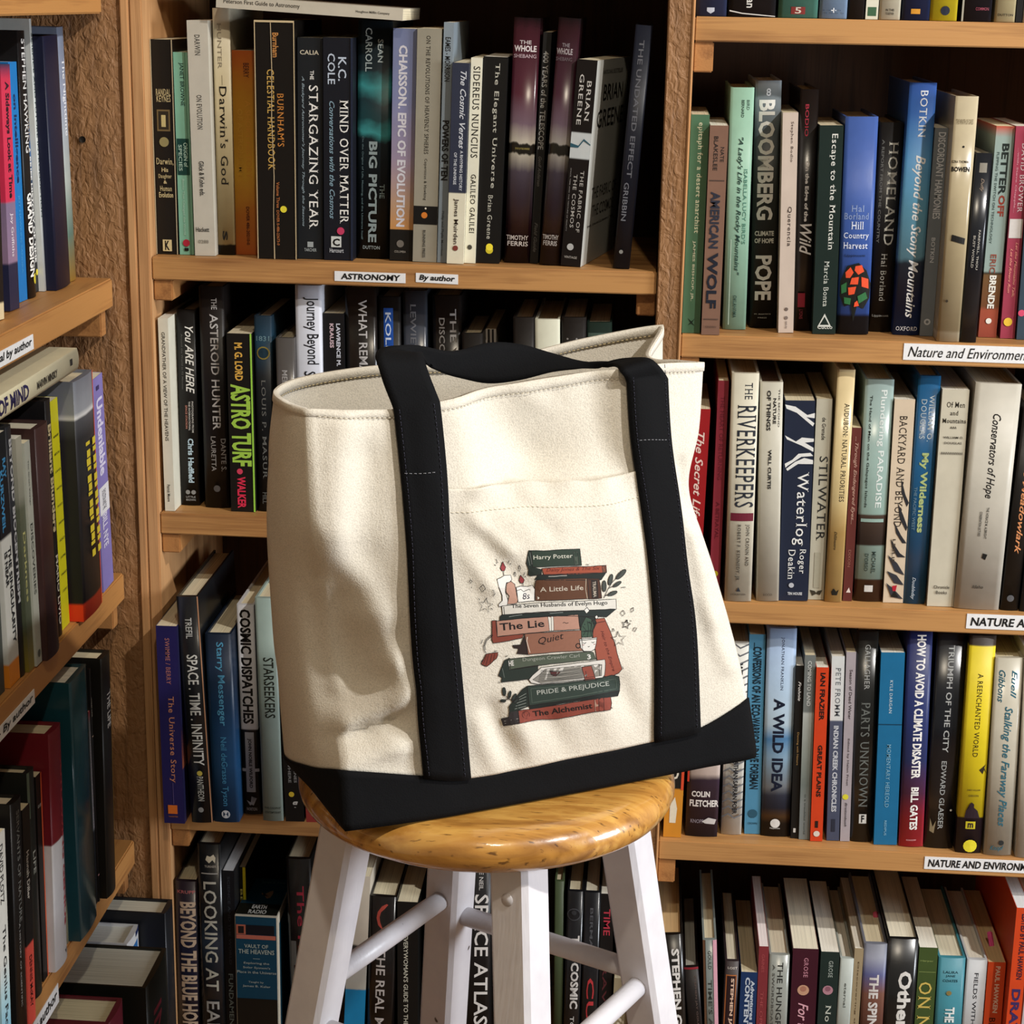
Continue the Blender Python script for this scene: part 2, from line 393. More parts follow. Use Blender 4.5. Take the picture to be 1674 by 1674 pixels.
# ---------------------------------------------------------------- right bookcase
rc = thing('bookcase', (.25, .14, 0), 'right-hand pine bookcase with nature and environment shelf labels', 'bookcase', None)
RX0, RX1 = .0347, .62
p = part(rc, 'upright_post', XB_, RX0, -.004, .28, 0, 1.75, M_ROUGH); p['label'] = 'rough-sawn brown post between two bookcases'
part(rc, 'upright_facing', RX0-.0022, RX0+.0008, -.0062, .02, 0, 1.75, M_POST)
part(rc, 'side_panel', RX1, RX1+.02, -.004, .28, 0, 1.75, M_POST)
part(rc, 'back_panel', RX0, RX1, .272, .28, .02, 1.75, M_BACK, 0)
for z in ZR:
    part(rc, 'shelf_board', RX0+.001, RX1-.0005, 0, .27, z-TH, z, M_SHELF)
    part(rc, 'shelf_cleat', RX0+.001, RX0+.0195, .004, .25, z-TH-.028, z-TH-.0003, M_CLEAT)
part(rc, 'kick_board', RX0+.001, RX1-.0005, .02, .035, 0, .19, M_SHELF)
px_label(rc, 1478, 1694, 561, 568, 588, 595, 'Nature and Environment', bold=.0, shear=.3, box=(.035, .965, .2, .82))
px_label(rc, 1581, 1745, 1003, 1009, 1027, 1033, 'NATURE AND ENVIRONMENT', bold=.02, shear=.12, box=(.02, 1.45, .15, .82)) if False else None
px_label(rc, 1581, 1850, 1003, 1013, 1027, 1037, 'NATURE AND ENVIRONMENT', bold=.025, shear=.12, box=(.025, .97, .2, .78))
px_label(rc, 1512, 1712, 1400, 1409, 1420, 1429, 'NATURE AND ENVIRONMENT', bold=.025, shear=.12, box=(.03, .97, .2, .82))

# ---------------------------------------------------------------- left bookcase (runs along the side wall)
lc = thing('bookcase', (-.66, -.5, 0), 'left-hand pine bookcase along the side wall, ending at a rough plank', 'bookcase', None)
LXF = -.5235                  # front edge of its boards
def plank():
    L = lc.location; bm = bmesh.new(); bmesh.ops.create_grid(bm, x_segments=40, y_segments=420, size=.5)
    x0, x1, z0, z1 = -.74, -.5075, .0, 1.75
    from mathutils import noise
    for v in bm.verts:
        X = x0+(v.co.x+.5)*(x1-x0); Z = z0+(v.co.y+.5)*(z1-z0)
        n = noise.fractal(Vector((X*90, 0, Z*60)), 1, 2, 4)*.0010+noise.noise(Vector((X*12, 3, Z*3)))*.0012
        e = max(0, 1-(x1-X)/.012); n -= e*e*.002*(1+noise.noise(Vector((1, 4, Z*25))))
        v.co = Vector((X-L.x, -.003-n-L.y, Z-L.z))
    r = bmesh.ops.extrude_face_region(bm, geom=bm.faces[:])
    for v in [g for g in r['geom'] if isinstance(g, bmesh.types.BMVert)]: v.co.y = .025-L.y
    bmesh.ops.recalc_face_normals(bm, faces=bm.faces)
    me = bpy.data.meshes.new('rough_plank'); bm.to_mesh(me); bm.free()
    for f in me.polygons: f.use_smooth = abs(f.normal.y) > .4
    o = link('rough_plank', me, M_ROUGH, lc); o['label'] = 'wide rough-sawn brown plank at the end'
plank()
part(lc, 'edge_trim', -.5072, -.4988, -.0055, .02, 0, 1.75, M_POST)
for i, z in enumerate(ZL+[.19]):
    part(lc, 'shelf_board', -.80, LXF, -.72, -.0075, z-TH-.006*(i > 0), z, M_SHELFL, .0015)
for i, z in enumerate(ZL[1:]):
    part(lc, 'shelf_cleat', -.78, LXF-.008, -.024, -.0078, z-TH-.034, z-TH-.0065, M_CLEAT)
part(lc, 'back_panel', -.81, -.801, -.72, -.008, .02, 1.75, M_BACK, 0)
part(lc, 'side_panel', -.80, LXF, -.742, -.7202, 0, 1.75, M_POST)
part(lc, 'ledge', -.80, -.415, -.42, -.008, .18, .20, M_SHELFL, .002, 'low pine ledge under the big books')
part(lc, 'ledge_panel', -.80, -.425, -.41, -.02, 0, .1795, M_SHELFL, 0)
def sc():
    c = PY(135, 228, -.004); L = lc.location; vs, fs = [], []
    for i in range(16):
        a = i*math.tau/16
        for r, dy in ((.0032, 0), (.0032, -.0008), (.0012, -.0002)): vs.append((c.x+r*math.cos(a)-L.x, c.y+dy-L.y, c.z+r*math.sin(a)-L.z))
    for i in range(16):
        j = (i+1) % 16; fs += [(3*i, 3*j, 3*j+1, 3*i+1), (3*i+1, 3*j+1, 3*j+2, 3*i+2)]
    fs.append(tuple(3*i+2 for i in range(16)))
    m, nt, b = nodes('dark_steel'); b.inputs['Base Color'].default_value = (.05, .045, .04, 1); b.inputs['Metallic'].default_value = .9; b.inputs['Roughness'].default_value = .4
    link('screw', mesh('screw', vs, fs), m, lc)
sc()
def side_label(x_far, yt_far, yb_far, x_near, text, boxr, ztop):
    """paper strip on the front edge of a left-hand board (plane x = LXF)"""
    X = LXF+.0001; L = lc.location
    far_t, far_b = PXp(x_far, yt_far, X), PXp(x_far, yb_far, X); yn = PXp(x_near, yt_far, X).y
    zt, zb = far_t.z, far_b.z; y0, y1 = yn, far_t.y; T = .0006
    me = mesh('shelf_label', [(x-L.x, y-L.y, z-L.z) for x in (X, X+T) for y in (y0, y1) for z in (zb, zt)],
              [(0, 1, 3, 2), (4, 6, 7, 5), (0, 4, 5, 1), (2, 3, 7, 6), (1, 5, 7, 3), (0, 2, 6, 4)])
    o = link('shelf_label', me, M_PAPER, lc); v, f = text_geo(text, .02, .15)
    pts = [(X+T+.0003-L.x, y0+(y1-y0)*(boxr[0]+a*(boxr[1]-boxr[0]))-L.y, zb+(zt-zb)*(.18+.68*b)-L.z) for a, b in v]
    link('lettering', mesh('lettering', pts, f), flat_mat('111111', .6), o)
side_label(53, 546, 571, -60, 'Alphabetical by author', (.03, .97), 0)
side_label(55, 1126, 1150, -75, 'SCIENCE - By author', (.03, .97), 0)
side_label(94, 1607, 1640, -20, 'SCIENCE - By author', (.03, .97), 0)

K, WH, CR, GO = '14120f', 'e8e6e0', 'd9cdb0', 'c9962e'
t = lambda *a: ('t',)+a
p_ = lambda *a: ('p',)+a
o_ = lambda *a: ('o',)+a
# ================================================================ top centre shelf
shelf_row([
 B(237,279,65,(254,294,416),'16130f','p','black paperback with cream edges and small portrait', t('RANDAL',.225,.255,.18,.85,'c9b98a','nh'),t('KEYNES',.255,.285,.2,.85,'c9b98a','nh'),p_(.32,.42,.2,.8,'6b5a3a'),p_(.328,.412,.27,.73,'2a241a'),p_(.345,.4,.4,.6,'b9ab76'),o_(.47,.5,.22,'8a8156'),t('Darwin,',.545,.58,.12,.9,'c9b98a','nh'),t('His',.59,.61,.35,.65,'c9b98a','h'),t('Daughter',.62,.645,.2,.8,'c9b98a','nh'),t('&',.65,.665,.42,.58,'c9b98a','h'),t('Human',.675,.7,.25,.8,'c9b98a','nh'),t('Evolution',.705,.73,.2,.85,'c9b98a','h'),p_(.93,.985,.3,.72,'c9b98a'),t('K',.935,.98,.4,.62,'14120f','hb'),p_(0,1,0,.035,'c2b494'),p_(0,1,.96,1,'b8aa8a')),
 B(283,306,86,(294,317.5,417),'7fb59c','p','slim mint green paperback with dark title block',t('JANET BROWNE',.05,.26,.35,.7,'1d3a33'),p_(.42,.6,.05,.9,'17403a'),t('ORIGIN of',.44,.56,.5,.8,'a9c9b8'),t('SPECIES',.45,.58,.15,.4,'a9c9b8'),t('Books That Changed the World',.62,.9,.3,.5,'a9d0bc'),p_(0,1,.8,.83,'2c6a57'),o_(.94,.5,.25,'b0283c'),p_(.965,.98,.35,.65,'14120f')),
 B(305,339,34,(319,352,419),'bdb7a8','p','pale grey paperback printed with wood grain',t('DARWIN',.06,.145,.35,.6,'3a3a36','n'),t('ON EVOLUTION',.31,.455,.35,.6,'3a3a36','n'),t('Glick & Kohn eds.',.59,.74,.35,.6,'3a3a36'),t('Hackett',.875,.895,.1,.75,'3a3a36','h'),t('0288',.93,.945,.2,.7,'8a8578','h')),
 B(341,376,14,(353,383.5,417),([(0,'ded5bd'),(.28,'c9bb98'),(.9,'a8956a'),(.955,'a8956a'),(.96,'14120f'),(1,'14120f')],8,(8,8,1),.03),'h','tan jacketed hardback with serif title and dark foot',t('HUNTER',.06,.24,.25,.5,'9a8f78'),p_(.265,.305,.48,.5,'6a604c'),t("Darwin's God",.31,.71,.3,.75,'1a1712','n'),t('S',.9,.94,.3,.6,'1a1712','b')),
 B(375,415,83,(384,422,417),([(0,'b5591c'),(.25,'b9801f'),(.6,'c9962a'),(.8,'b06a20'),(1,'a8501c')],14,(1,1,1),.5),'p','mottled orange and yellow paperback',t('BERRY',.06,.13,.5,.75,'4a1d10'),t('A SHORT HISTORY',.24,.62,.55,.8,'c98a2a'),t('OF ASTRONOMY',.28,.62,.2,.42,'c9952f'),t('DOVER 486-20210-0',.76,.95,.5,.65,'4a1d10')),
 B(415,481,34,(422,485,424),'120e0a','p','thick black paperback with cracked spine and yellow dot',t('Burnham',.05,.15,.45,.6,'c98a4a'),t("BURNHAM'S",.3,.52,.55,.72,'c47f3a','n'),t('CELESTIAL HANDBOOK',.2,.62,.3,.48,'c9a253','n'),t('Volume Three',.67,.78,.5,.58,'b06a3a'),t('DOVER 0-486-23673-0',.79,.94,.5,.57,'b06a3a'),o_(.785,.68,.085,'e0d23a'),('g',[(.40,0),(.42,0),(.44,.2),(.42,.4),(.46,.65),(.43,.8),(.45,1),(.42,1),(.415,.8),(.44,.65),(.40,.4),(.42,.2)],'b9a684'),p_(0,1,0,.022,'c9b48c'),p_(0,1,.978,1,'c9b48c'),p_(0,.008,0,1,'c9b48c')),
 B(485,527,62,(486,528,424),'181b1e','p','black paperback with white starry capitals',t('CALIA',.055,.075,.1,.85,'c9bfa8','h'),t('THE',.145,.185,.5,.65,WH),t('STARGAZING YEAR',.21,.86,.45,.82,WH,'n'),t("A Backyard Astronomer's Journey Through the Seasons",.17,.85,.15,.28,'8a99a0','i'),p_(.92,.945,.38,.62,'9aa0a0'),t('TARCHER',.95,.965,.25,.75,'9aa0a0','h')),
 B(528,577,62,(530,577,426),'12141c','p','black paperback with navy edge and magenta dot',t('K.C.',.085,.19,.5,.78,'b9c4d2'),t('COLE',.07,.205,.15,.4,'b9c4d2'),t('MIND OVER MATTER',.275,.83,.55,.85,WH,'n'),t('Conversations with the Cosmos',.28,.81,.2,.38,'7f9aa8','i'),o_(.865,.58,.13,'c03a5e'),p_(.89,.94,.25,.6,'c9ccc8'),t('C',.9,.935,.3,.55,'14120f','hb'),t('Harcourt',.945,.965,.2,.68,'b9bcc0','h'),p_(0,1,.93,1,'1c2438')),
 B(584,643,34,(582,637,423),([(0,'0c161c'),(.2,'0d1c22'),(.27,'2f7f80'),(.33,'0d2a30'),(.4,'12383c'),(.46,'3a8f90'),(.5,'0d1a20'),(1,'0a1015')],30,(1,1,1),.16),'h','thick dark jacketed hardback with turquoise nebula',t('SEAN',.075,.17,.58,.74,'a8b4b4'),t('CARROLL',.03,.21,.22,.42,'a8b4b4'),t('THE',.68,.74,.68,.82,'7f9090'),t('BIG PICTURE',.5,.93,.35,.6,'93a3a6','b'),t('On the Origins of Life, Meaning, and the Universe Itself',.48,.92,.13,.2,'5f7478'),t('DUTTON',.945,.96,.2,.7,'9aa6a8','h')),
 B(643,682,47,(637,674.5,427),([(0,'6f7796'),(.3,'75799a'),(.55,'8f8094'),(.75,'a8876c'),(.86,'b9834a'),(.862,'14120f'),(1,'14120f')],8,(1,1,1),.02),'p','lavender to orange paperback with black foot',t('CHAISSON. EPIC OF EVOLUTION',.07,.85,.25,.62,'c9c6cc','b'),o_(.925,.45,.16,'6a645c'),t('COLUMBIA',.955,.965,.2,.7,'8a847a','h')),
 B(682,723,47,(675,713,429),'8e8878','p','stone grey marbled paperback with black sun panel',t('ON THE REVOLUTIONS OF HEAVENLY SPHERES',.03,.53,.38,.55,'26221c','n'),t('Copernicus & Hawking',.55,.73,.38,.52,'26221c','n'),p_(.755,.835,0,1,'0e0c0a'),o_(.795,.45,.13,'c9742a'),o_(.765,.5,.04,'d9d2c0'),t('RUNNING PRESS',.86,.98,.4,.52,'26221c')),
 B(726,742,37,(714.5,730,430),'7f8a92','p','thin steel grey paperback with black capitals',t('EAMES - MORRISON',.06,.24,.2,.75,'14120f'),t('POWERS OF TEN',.4,.65,.15,.85,'14120f','b'),t('Philip and Phylis Morrison',.78,.97,.3,.6,'4a565e')),
 B(740,767.5,103,(730,757.5,432),([(0,'2c3040'),(.64,'2c3040'),(.645,'d6d0b8'),(1,'d6d0b8')],8,(1,1,1),0),'p','slate blue and cream paperback',t('The Cosmic Verses',.04,.42,.5,.85,'c9ccd2','i'),t('A RHYMING HISTORY',.43,.63,.6,.78,'c9ccd2'),t('OF THE UNIVERSE',.44,.6,.25,.42,'c9ccd2'),t('James Muirden',.67,.9,.3,.62,'3a2c22'),o_(.92,.5,.16,'7a3a30')),
 B(769,788.5,95,(757,777,431),'dcd8c2','p','ivory paperback with tall black serif capitals',t('SIDEREUS NUNCIUS',.04,.48,.25,.85,'1c1a16','n'),t('GALILEO GALILEI',.56,.85,.35,.8,'1c1a16','n'),o_(.92,.45,.22,'4a463c')),
 B(789,831,93,(778,815,431),'0f0d0b','p','black paperback with yellow moon sticker',t('The Elegant Universe',.03,.63,.45,.7,'b9b6a8','n'),t('Brian Greene',.665,.88,.42,.62,'b9b6a8','n'),o_(.935,.56,.16,'c9b92e'),o_(.92,.56,.15,'ead83a')),
 B(840,885,29,(825,865,430),([(0,'140e10'),(.05,'3a1a22'),(.3,'4a1c2a'),(.42,'6a5560'),(.5,'b9b0a0'),(.505,'1a1610'),(.545,'1a1610'),(.55,'b0a898'),(.62,'4f4650'),(.85,'2c161c'),(1,'1c1014')],16,(8,8,.6),.05),'m','wine and silver film-covered hardback',t('THE',.09,.105,.25,.7,'c9bfc0','h'),t('WHOLE',.11,.135,.05,.9,'d9cfd0','hb'),t('SHEBANG',.145,.16,.05,.9,'b9a0a8','h'),t('TIMOTHY',.885,.905,.05,.9,'c9bfb8','h'),t('FERRIS',.91,.93,.1,.9,'c9bfb8','h'),t('STATE OF THE UNIVERSE',.522,.53,.25,.8,'9a8a4a','h')),
 B(887,903,53,(866,878.5,431),'1d1c1b','p','narrow charcoal paperback with tilted white title',t('400 YEARS of the TELESCOPE',.08,.5,.15,.8,'b0b0ae'),t('Geoff Andersen',.53,.66,.3,.7,'6a6866','i'),t('Field Guide',.82,.95,.3,.7,'6a6866','i')),
 B(912,952,29,(884,915,430),([(0,'140e10'),(.05,'2a1419'),(.3,'3a1826'),(.42,'5a4852'),(.5,'8f8880'),(.505,'1a1610'),(.545,'1a1610'),(.55,'8a837a'),(.62,'3f3840'),(.85,'24131a'),(1,'1c1014')],16,(8,8,.6),.05),'m','second wine and silver film-covered hardback, shade painted in',t('THE',.1,.115,.25,.6,'8a8084','h'),t('WHOLE',.12,.145,.02,.75,'9a8f90','hb'),t('SHEBANG',.155,.17,.02,.75,'6a5a60','h'),t('TIMOTHY',.875,.895,.05,.8,'a89f98','h'),t('FERRIS',.9,.92,.1,.75,'a89f98','h'),Y=.022),  # same jacket as its lit twin, with the shelf's shade put into the colours
 B(938,977,97,(913,951,436),([(0,'15100f'),(.345,'15100f'),(.35,'c9cfd0'),(.47,'c9cfd0'),(.475,'15100f'),(1,'15100f')],8,(1,1,1),0),'p','black and silver paperback turned to show its cover',t('BRIAN',.1,.29,.58,.8,'d2cfca','n'),t('GREENE',.07,.31,.2,.42,'d2cfca','n'),('g',[(0,.4),(.4,.41),(.65,.375),(1,.40),(1,.405),(.65,.385),(.4,.42),(0,.42)],'2f5a6a'),t('THE FABRIC OF',.53,.83,.62,.8,'b9b6b0','n'),t('THE COSMOS',.55,.81,.3,.48,'b9b6b0','n'),t('SPACE, TIME AND THE TEXTURE OF REALITY',.52,.83,.1,.16,'8a8784'),o_(.905,.42,.17,'b9bcbc'),t('VINTAGE',.95,.962,.15,.8,'a9a6a0','h'),('S',None,0,1,0,1,'b9b7ae'),('S','NATIONAL BESTSELLER',.05,.07,.2,.8,'3a3834'),('S','BRIAN',.12,.2,.25,.85,'26241f'),('S','GREENE',.24,.33,.12,.92,'26241f'),('S','THE FABRIC OF',.62,.68,.15,.9,'3a3834'),('S','THE COSMOS',.71,.77,.2,.85,'3a3834'),('S','space, time, and the texture of reality',.8,.82,.1,.9,'4a4844'),yaw=-.19,d=.15),
 B(1040,1067,41,(1003,1031,423),'171a26','h','dark navy hardback leaning alone at the end',t('THE UNDATED EFFECT',.06,.62,.3,.6,'6a6c74'),t('GRIBBIN',.64,.8,.2,.5,'70727a'),o_(.93,.4,.12,'8a8a86'),Y=.012,d=.15),
], ZC[0], 'top centre shelf', 'books on the top centre shelf', xmin=XA+.0006)
# cover printing of the turned book
# ================================================================ second centre shelf
shelf_row([
 B(257,275,521,(271,285,836),'d3cfbc','p','slim ivory paperback beside the left side panel',t('GRANDFATHER OF A VIEW OF THE HEAVENS',.07,.63,.3,.65,'4a463c'),t('Patrick Moore',.86,.95,.3,.6,'4a463c')),
 B(282,322,507,(294,325,826),'121110','h','black hardback with handwritten white title',t('You ARE HERE',.08,.42,.42,.85,'e8e6e0','i'),t('Around the World in 92 Minutes',.12,.4,.2,.3,'5a5a58'),t('PHOTOGRAPHS FROM',.46,.62,.68,.78,'c9c6c0'),t('THE INTERNATIONAL',.46,.61,.52,.62,'c9c6c0'),t('SPACE STATION',.48,.6,.36,.46,'c98a7a'),t('Chris Hadfield',.65,.88,.45,.75,'b9d0dc','b'),o_(.93,.4,.12,'8a8a88'),o_(.93,.7,.12,'8a8a88'),t('LITTLE',.95,.96,.3,.8,'9a9a98','h'),t('BROWN',.965,.975,.3,.8,'9a9a98','h')),
 B(325,365,469,(336,376,830),'171210','h','tall dark brown hardback with pale sans capitals',t('THE',.05,.1,.5,.72,'a9a6a2'),t('ASTEROID HUNTER',.12,.64,.42,.75,'b9b6b2'),t('DANTE S.',.68,.83,.72,.92,'9a9794'),t('LAURETTA',.67,.83,.32,.52,'9a9794'),o_(.91,.52,.14,'5a5654')),
 B(370,411,546,(378,418,837),'15120f','p','black paperback with lime green title and edge',t('M. G. LORD',.05,.26,.3,.62,'d9a84a','b'),t('ASTRO TURF',.28,.74,.1,.9,'a0c84a','b'),o_(.77,.4,.12,'d0405a'),t('WALKER',.8,.98,.28,.62,'d9304e','b'),p_(0,1,.93,1,'9ad04a')),
 B(415.5,444,517,(422,450,836),[(0,'1a2a36'),(.12,'1c3444'),(.25,'14181c'),(1,'121416')] and ([(0,'1a2a36'),(.12,'1c3a4c'),(.3,'14181c'),(1,'121416')],8,(1,1,1),.05),'h','dark blue-black hardback with gold oval emblem',t('1831',.1,.125,.1,.85,'6a8a94','h'),o_(.185,.5,.38,'8a7a3a'),o_(.185,.5,.3,'1c3440'),t('LOUIS P. MASUR',.32,.83,.35,.6,'6a6a66','n'),t('HILL',.9,.96,.3,.6,'5a5a56'),yb=0),
 B(451,481,553,(457,487,840),'4d4946','m','small grey film-covered hardback',t('MEISNER',.18,.35,.3,.6,'a9a6a4')),
 B(481,525,467,(489,531,838),'c9ccd6','h','white hardback with tall thin black lettering',t('Journey Beyond',.05,.34,.3,.88,'26262a'),t('Selene',.37,.5,.3,.75,'26262a')),
 B(528,562,513,(535,567,838),'131214','p','black paperback with small white block letters',t('LAWRENCE M.',.05,.26,.62,.82,'c9ccd8','b'),t('KRAUSS',.05,.17,.3,.5,'c9b0b8','b'),t('ATOM',.3,.7,.3,.8,'d9d6d0','b')),
 B(564,615,472,(572,621,838),'15110f','m','film-covered black hardback with condensed white capitals',t('WHAT REMAINS TO BE',.05,.62,.42,.7,'b9b6b4')),
 B(618,654,486,(624,659,838),'131110','h','black hardback with blue author box',p_(.05,.28,.25,.68,'1c4a9a'),t('KOLB',.07,.26,.32,.58,'c9d4e8'),t('BLIND WATCHERS',.36,.9,.25,.65,'e0dcd4','n')),
 B(659,697,476,(664,702,838),([(0,'26282c'),(.5,'4a5262'),(1,'2a2c32')],8,(1,1,.5),.3),'m','glossy slate film-covered hardback',t('LEWIEWICZ',.06,.4,.3,.55,'6a6c72')),
 B(707,754,484,(712,758,838),'171413','m','dark film-covered hardback with two-line title',t('THE VIEW FROM THE',.06,.85,.6,.82,'a9a6a4'),t('DISCOVERING',.1,.45,.22,.42,'9a9794')),
 B(755,789,546,(760,793,838),'16120f','h','short dark hardback showing its page tops',t('L',.1,.2,.2,.7,'a9a6a4'),Y=.02),
 B(790,811,539,(794,814,838),'a9a29a','p','thin white paperback with black stripes',p_(0,1,.2,.4,'15110f'),p_(0,1,.6,.78,'15110f')),
 B(839,873,520,(841,875,838),'17120f','h','dark hardback with slanting white letters',t('Mars',.18,.45,.2,.75,'c9c6c4'),Y=.014),
 B(875,915,523,(877,917,838),'c9c8b4','h','cream hardback between two dark hardbacks',t('Fields',.16,.3,.45,.58,'4a463c'),Y=.014),
 B(918,958,520,(918,958,838),'15100d','h','dark brown hardback with two tiny stars',o_(.1,.25,.04,'8a8784'),o_(.1,.62,.04,'8a8784'),Y=.014),
 B(960,1000,528,(959,999,838),'1c2a24','m','film-covered hardback with grey green band',p_(.05,.2,.05,.95,'4a5c52'),Y=.014),
], ZC[1], 'second centre shelf', 'books on the second centre shelf', xmin=XA+.0006)
# ================================================================ third centre shelf
shelf_row([
 B(251,288,1024,(270,303,1357),'231e52','p','indigo paperback with orange serif title, pulled forward',t('SWIMME / BERRY',.06,.29,.4,.62,'b0706a','n'),t('The Universe Story',.35,.79,.36,.72,'d08a68','n'),p_(.79,.9,.5,.52,'6a5a8a'),p_(.905,.95,.22,.68,'d9702a'),t('HARPER',.96,.968,.25,.7,'a0603a','h'),('S',None,0,1,0,1,'1c1a3e'),('S',None,.5,.72,0,.14,'c9704a')),
 B(288,323.5,976,(314,348,1345),'15171a','m','leaning film-covered black hardback, narrow white capitals',t('TREFIL',.09,.18,.35,.65,'b9b9b4'),t('SPACE . TIME . INFINITY',.25,.74,.3,.8,'c9c8c0'),o_(.775,.55,.13,'b9a84a'),t('PANTHEON',.79,.9,.4,.7,'a9a8a0'),o_(.94,.5,.13,'8a8a88'),p_(0,1,.95,1,'a87a5a')),
 B(333,378,1037,(349,391,1344),([(0,'101c2c'),(.4,'12304e'),(.7,'1c4a74'),(1,'1a3a5c')],8,(1,1,1),.2),'h','midnight blue hardback with thin light blue title',t('Starry Messenger',.04,.48,.35,.7,'4f93b4'),t('Neil deGrasse Tyson',.54,.91,.35,.65,'3f7fa4'),o_(.955,.5,.17,'c9ccd0'),t('H',.94,.97,.4,.6,'14304a','hb')),
 B(381,415,989,(393,427,1331),([(0,'c9c9cc'),(.585,'c9c9cc'),(.59,'121212'),(1,'121212')],8,(1,1,1),0),'h','silver and black hardback with heavy capitals',t('COSMIC DISPATCHES',.02,.56,.15,.78,'14120f','b'),p_(.6,.89,.22,.75,'a9aaac'),t('JOHN NOBLE WILFORD',.63,.87,.35,.6,'14120f','b'),p_(.775,.79,.0,.22,'b9babc'),p_(.775,.79,.75,1,'b9babc'),('g',[(.2,.93),(.45,.94),(.5,.91),(.55,.94),(.8,.92),(.6,.955),(.5,.95),(.4,.955)],'a9aaac'),t('NORTON',.965,.98,.2,.8,'a9aaac','h')),
 B(417,450,978,(430,464,1342),'8a9a92','h','pale grey green hardback with elongated capitals',t('STARSEEKERS',.26,.53,.3,.8,'20261f'),t('PHILOSOPHY',.935,.945,.1,.9,'3a443c','h'),t('CONTEMPORARY',.955,.965,.1,.9,'3a443c','h')),
 B(452,484,1085,(467,499,1344),'121212','p','black paperback with yellow dot and dotted title',o_(.825,.38,.15,'e0c23a'),t('g',.87,.92,.4,.7,'c9c6c0','hb'),t('DOTTED LINES',.5,.75,.55,.7,'9a9a98'),t('EVERYWHERE',.5,.75,.25,.4,'9a9a98')),
 B(488,507,1100,(501,519,1345),'9a3a34','p','red paperback half hidden behind the stool',t('RED EARTH',.3,.8,.3,.7,'c9b0a8')),
], ZC[2], 'third centre shelf', 'books on the third centre shelf', xmin=XA+.0006)
# ================================================================ bottom centre shelf
shelf_row([
 B(273,323,1440,(280,327),([(0,'2a2026'),(.3,'1a1a2c'),(.6,'202236'),(1,'241c20')],10,(1,1,1),.2),'m','thick film-covered navy hardback with cream condensed capitals',t('KRUPP',.05,.068,.1,.9,'c06a6a','h'),t('BEYOND THE BLUE HORIZON',.115,1.0,.2,.92,'c0a890','b'),Y=.004),
 B(323,360,1380,(331,369),([(0,'101214'),(.35,'14161a'),(.45,'26303e'),(.6,'1c222a'),(1,'2a2a2a')],14,(1,1,1),.15),'m','tall film-covered black hardback with white stacked capitals',('g',[(.35,.07),(.42,.05),(.55,.055),(.7,.045),(.78,.06),(.75,.085),(.65,.07),(.5,.085),(.4,.075)],'c9c0a8'),t('TURNER',.095,.105,.3,.8,'a9a294','h'),p_(.13,.135,.15,.85,'a9a6a0'),t('LOOKING AT',.17,.68,.22,.78,'b9b6a8'),t('EARTH',.73,1.0,.22,.78,'a9a6a0'),Y=.002),
 B(363,382,1424,(370,389),'15171c','p','slim black paperback with white page tops',t('SCIENCE AND THE WORLD',.03,.5,.4,.62,'3a3e46'),t('FUNDAMENTALS',.55,.95,.3,.7,'8a9a9a'),pg='f0f0f0',Y=.006),
 B(386,400,1418,(392,408),'14140f','p','narrow black and yellow paperback',p_(0,1,.55,1,'d8c41c'),t('BERMAN',.12,.4,.1,.45,'c9b45a'),Y=.03),
], ZC[3], 'bottom centre shelf', 'books on the bottom centre shelf', xmin=XA+.0006)
shelf_row([
 B(468,507,1404,(476,516),'141211','m','film-covered black hardback with red lettering',t('The Red Shore',.13,.9,.4,.7,'9a2a3a'),p_(.4,.52,.1,.32,'6a6a66'),p_(.52,1,.1,.2,'6a6a66'),Y=.006),
 B(575,603,1432,(560,598),([(0,'ccc2b0'),(.36,'ccc2b0'),(.37,'2a2826'),(.42,'4a4846'),(.48,'c9c6bc'),(.6,'b9b6a8'),(.605,'1a7fb0'),(1,'1a7fb0')],30,(1,1,1),.03),'p','cream and bright blue paperback behind the stool leg',Y=.006),
 B(606,649,1465,(600,645),'151110','m','black hardback with red crescent on its spine',('g',[(.62,.04),(.45,.055),(.3,.09),(.26,.125),(.32,.165),(.5,.195),(.6,.2),(.48,.18),(.4,.15),(.37,.12),(.42,.09),(.55,.07),(.68,.045)],'b04a3e'),t('THE REAL MARS',.3,.93,.28,.62,'c0b8b2'),Y=.006),
 B(650,680,1475,(647,686),'12110f','p','black paperback with small-cap white title',t("EVERYWOMAN'S GUIDE TO THE UNIVERSE",.2,.92,.3,.52,'c9c6b4'),Y=.004),
 B(735,803,1398,(733,800),'131110','h','wide black atlas with big white capitals',t('THE NEIL',.03,.155,.72,.82,'c9c6c0'),t('SPACE ATLAS',.175,.78,.62,.95,'e0dcd6'),Y=.006),
 B(907,922,1441,(905,919),'3f4a30','h','olive green hardback beside the stool leg',Y=.004),
 B(922,953,1457,(913,948),'17181a','m','black hardback with round moon emblem',o_(.12,.45,.42,'4a4c50'),o_(.12,.45,.36,'1c1d20'),o_(.11,.45,.16,'34363a'),t('THE COSMIC',.23,.62,.35,.85,'d2cec8','b'),t('TOURIST',.66,.86,.4,.65,'c9c6c0'),Y=.002),
 B(954,983,1459,(950,975),'18191c','m','black hardback with spaced red capitals',t('BERMAN',.08,.34,.4,.58,'5a5c60'),t('CUBED',.45,1.0,.3,.75,'c03a3e'),Y=.002),
 B(983,1003,1462,(977,999),'141212','p','black paperback with small red letters',t('TIME',.08,.22,.25,.75,'c03a4a'),t('TRAVEL',.3,.7,.25,.6,'5a2a2e'),Y=.004),
 B(1003,1030,1600,(999,1027),'9a8c6e','p','short khaki paperback with cream italic title',t('Science',.12,.9,.25,.75,'ddd2b8','i'),Y=.0),
], ZC[3], 'bottom centre shelf', 'books on the bottom centre shelf', start=4)
